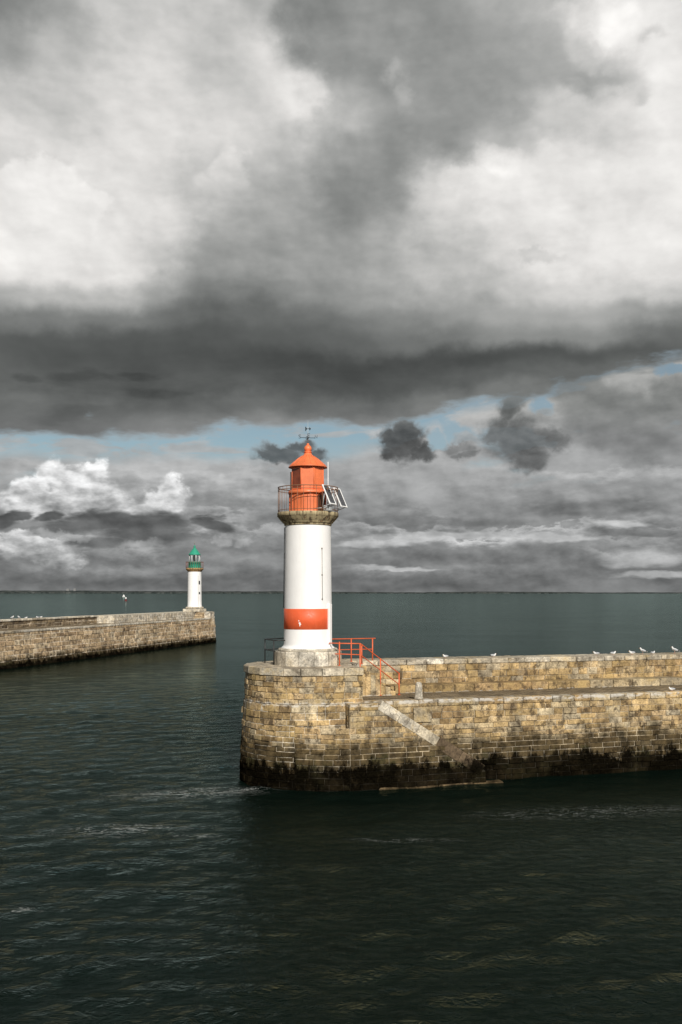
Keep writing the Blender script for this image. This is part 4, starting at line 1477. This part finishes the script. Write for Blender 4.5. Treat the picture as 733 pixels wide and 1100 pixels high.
# grey streak clouds in front of the cumulus
dS = blob(PLw, [(125, 564, 78, 11), (100, 557, 40, 9), (160, 574, 50, 10), (228, 563, 40, 5), (16, 553, 16, 8), (52, 551, 16, 5), (130, 584, 52, 6)])
mk = g.smooth(dS, .65, 1.2, .92, 0)
val, alpha = put(val, alpha, mk, g.add(g.smooth(SY, 550, 585, .34, .42, 'LINEAR'), g.mul(rel2, .35)))
dT = blob(PC, [(235, 577, 10, 5), (262, 578, 16, 6), (150, 592, 30, 8), (70, 574, 36, 6), (298, 574, 14, 5), (325, 586, 20, 6)])
mk = g.smooth(dT, .4, 1.2, .75, 0)
val, alpha = put(val, alpha, mk, g.add(.66, g.mul(rel2, .5)))
# cream light along the distant bank
dR = blob(PLw, [(480, 579, 115, 6), (395, 584, 40, 6), (662, 565, 34, 5), (700, 617, 55, 5), (690, 600, 40, 10), (600, 578, 60, 5), (430, 612, 60, 3)])
mk = g.smooth(dR, .45, 1.15, .75, 0)
val, alpha = put(val, alpha, mk, g.add(.76, g.mul(rel2, .5)))
dQ = blob(PLw, [(560, 596, 120, 10), (620, 545, 90, 9), (470, 560, 70, 7), (690, 575, 60, 6), (420, 598, 60, 8)])
mk = g.smooth(dQ, .5, 1.25, .7, 0)
val, alpha = put(val, alpha, mk, g.add(.46, g.mul(rel2, .45)))
# pale puffs behind the detached clouds
dU = blob(PC, [(508, 466, 20, 12), (530, 482, 24, 12), (575, 424, 16, 10), (590, 450, 18, 16), (470, 488, 22, 8), (664, 470, 30, 14), (715, 430, 30, 14), (690, 425, 20, 10)])
mk = g.smooth(dU, .5, 1.15, .8, 0)
val, alpha = put(val, alpha, mk, g.add(.655, g.mul(rel2, .55)))
# detached dark clouds
dE = blob(PC2, [(660, 448, 64, 38), (700, 470, 60, 30), (625, 425, 36, 26), (720, 440, 40, 36)])
mk = g.smooth(dE, .55, 1.2, .85, 0)
val, alpha = put(val, alpha, mk, g.add(g.add(.50, g.mul(rel, .3)), g.mul(rel2, .22)))
dD = blob(PC2, [(432, 478, 27, 23), (457, 485, 18, 11), (441, 465, 22, 15), (420, 470, 15, 14), (420, 490, 15, 12)])
dF = blob(PC2, [(560, 474, 42, 28), (546, 440, 19, 22), (592, 472, 24, 17), (570, 492, 26, 14), (535, 462, 18, 20)])
dG = blob(PC, [(498, 476, 17, 11), (508, 484, 12, 7)])
dH = blob(PC, [(303, 487, 26, 10), (320, 480, 22, 8), (338, 487, 20, 7), (290, 491, 18, 7)])
for d_, v0, w0, w1_, am in ((dF, .39, .52, 1.24, .93), (dG, .43, .4, 1.25, .8), (dD, .31, .55, 1.18, .97), (dH, .32, .45, 1.25, .9)):
    mk = g.smooth(d_, w0, w1_, am, 0)
    core = g.smooth(d_, .2, 1.1, 0, .09)
    val, alpha = put(val, alpha, mk, g.add(g.add(core, v0), g.add(g.mul(rel2, .24), g.mul(rel3, .16))))
# the big shelf cloud and everything above it
edge = g.ramp(g.smooth(SX, 0, 733, 0, 1, 'LINEAR'), [(0, .470), (.14, .469), (.28, .466), (.41, .461), (.52, .460), (.6, .452), (.66, .444), (.72, .432), (.77, .418), (.82, .404), (.9, .398), (1, .396)])
_, uy, _ = g.sep(g.v('ADD', base, g.v('MULTIPLY', g.v('SUBTRACT', nL, half), (0, 84.0, 0))))
a_up = g.smooth(g.sub(uy, g.mul(edge, 1000.0)), -11, 8, 1, 0)
val = g.fmix(a_up, val, up)
alpha = g.m('MAXIMUM', alpha, a_up)

val = g.add(val, g.smooth(val, .66, .88, 0, .028))
val = g.m('MAXIMUM', val, .12)
tint = g.cmix(g.smooth(val, .30, .85, 0, 1, 'LINEAR'), (.955, 1.012, .985), (1.02, 1.0, .972))
tint = g.cmix(g.smooth(SY, 425, 480, 0, .7), tint, (.985, 1.0, 1.012))
lin = g.mul(g.m('POWER', val, 2.2), 1.0 / STR)
ccol = g.v('MULTIPLY', g.xyz(lin, lin, lin), tint)
bw = g.n('ShaderNodeRGBToBW'); g.put(bw.inputs[0], sky.outputs[0])
blue = g.cmix(1.0, g.cmix(.36, sky.outputs[0], bw.outputs[0]), (.66, .745, .72), 'MULTIPLY')
colr = g.cmix(g.m('MINIMUM', alpha, 1.0), blue, ccol)
nt.links.new(colr, bg.inputs['Color'])

w.cycles.sampling_method = 'MANUAL'; w.cycles.sample_map_resolution = 512

# ------------------------------------------------------------------ sun
sd = bpy.data.lights.new('sun', 'SUN'); sd.energy = 4.5; sd.angle = R(.5); sd.color = (1.0, .955, .89)
so = bpy.data.objects.new('sun', sd); COL.objects.link(so)
a_, e_ = R(SUN_AZ), R(SUN_EL)
sun_dir = Vector((math.sin(a_) * math.cos(e_), -math.cos(a_) * math.cos(e_), math.sin(e_)))
so.rotation_euler = (-sun_dir).to_track_quat('-Z', 'Y').to_euler()
so.location = (20, -20, 40)

# ------------------------------------------------------------------ camera
cd = bpy.data.cameras.new('camera'); cam = bpy.data.objects.new('camera', cd); COL.objects.link(cam)
cam.location = (0, 0, CAM_H); cam.rotation_euler = (R(90), 0, 0)
cd.sensor_fit = 'VERTICAL'; cd.sensor_height = 36.0; cd.lens = 36.0 * F / 1100.0
cd.shift_y = 86.5 / 1100.0
cd.clip_start = .1; cd.clip_end = 60000
scene.camera = cam

scene.view_settings.view_transform = 'Standard'
scene.view_settings.look = 'None'
scene.view_settings.exposure = 0.0
scene.view_settings.gamma = 1.0
scene.view_settings.use_curve_mapping = False
scene.render.engine = 'CYCLES'
scene.cycles.use_denoising = True
scene.cycles.max_bounces = 6
scene.cycles.caustics_reflective = False
scene.cycles.caustics_refractive = False
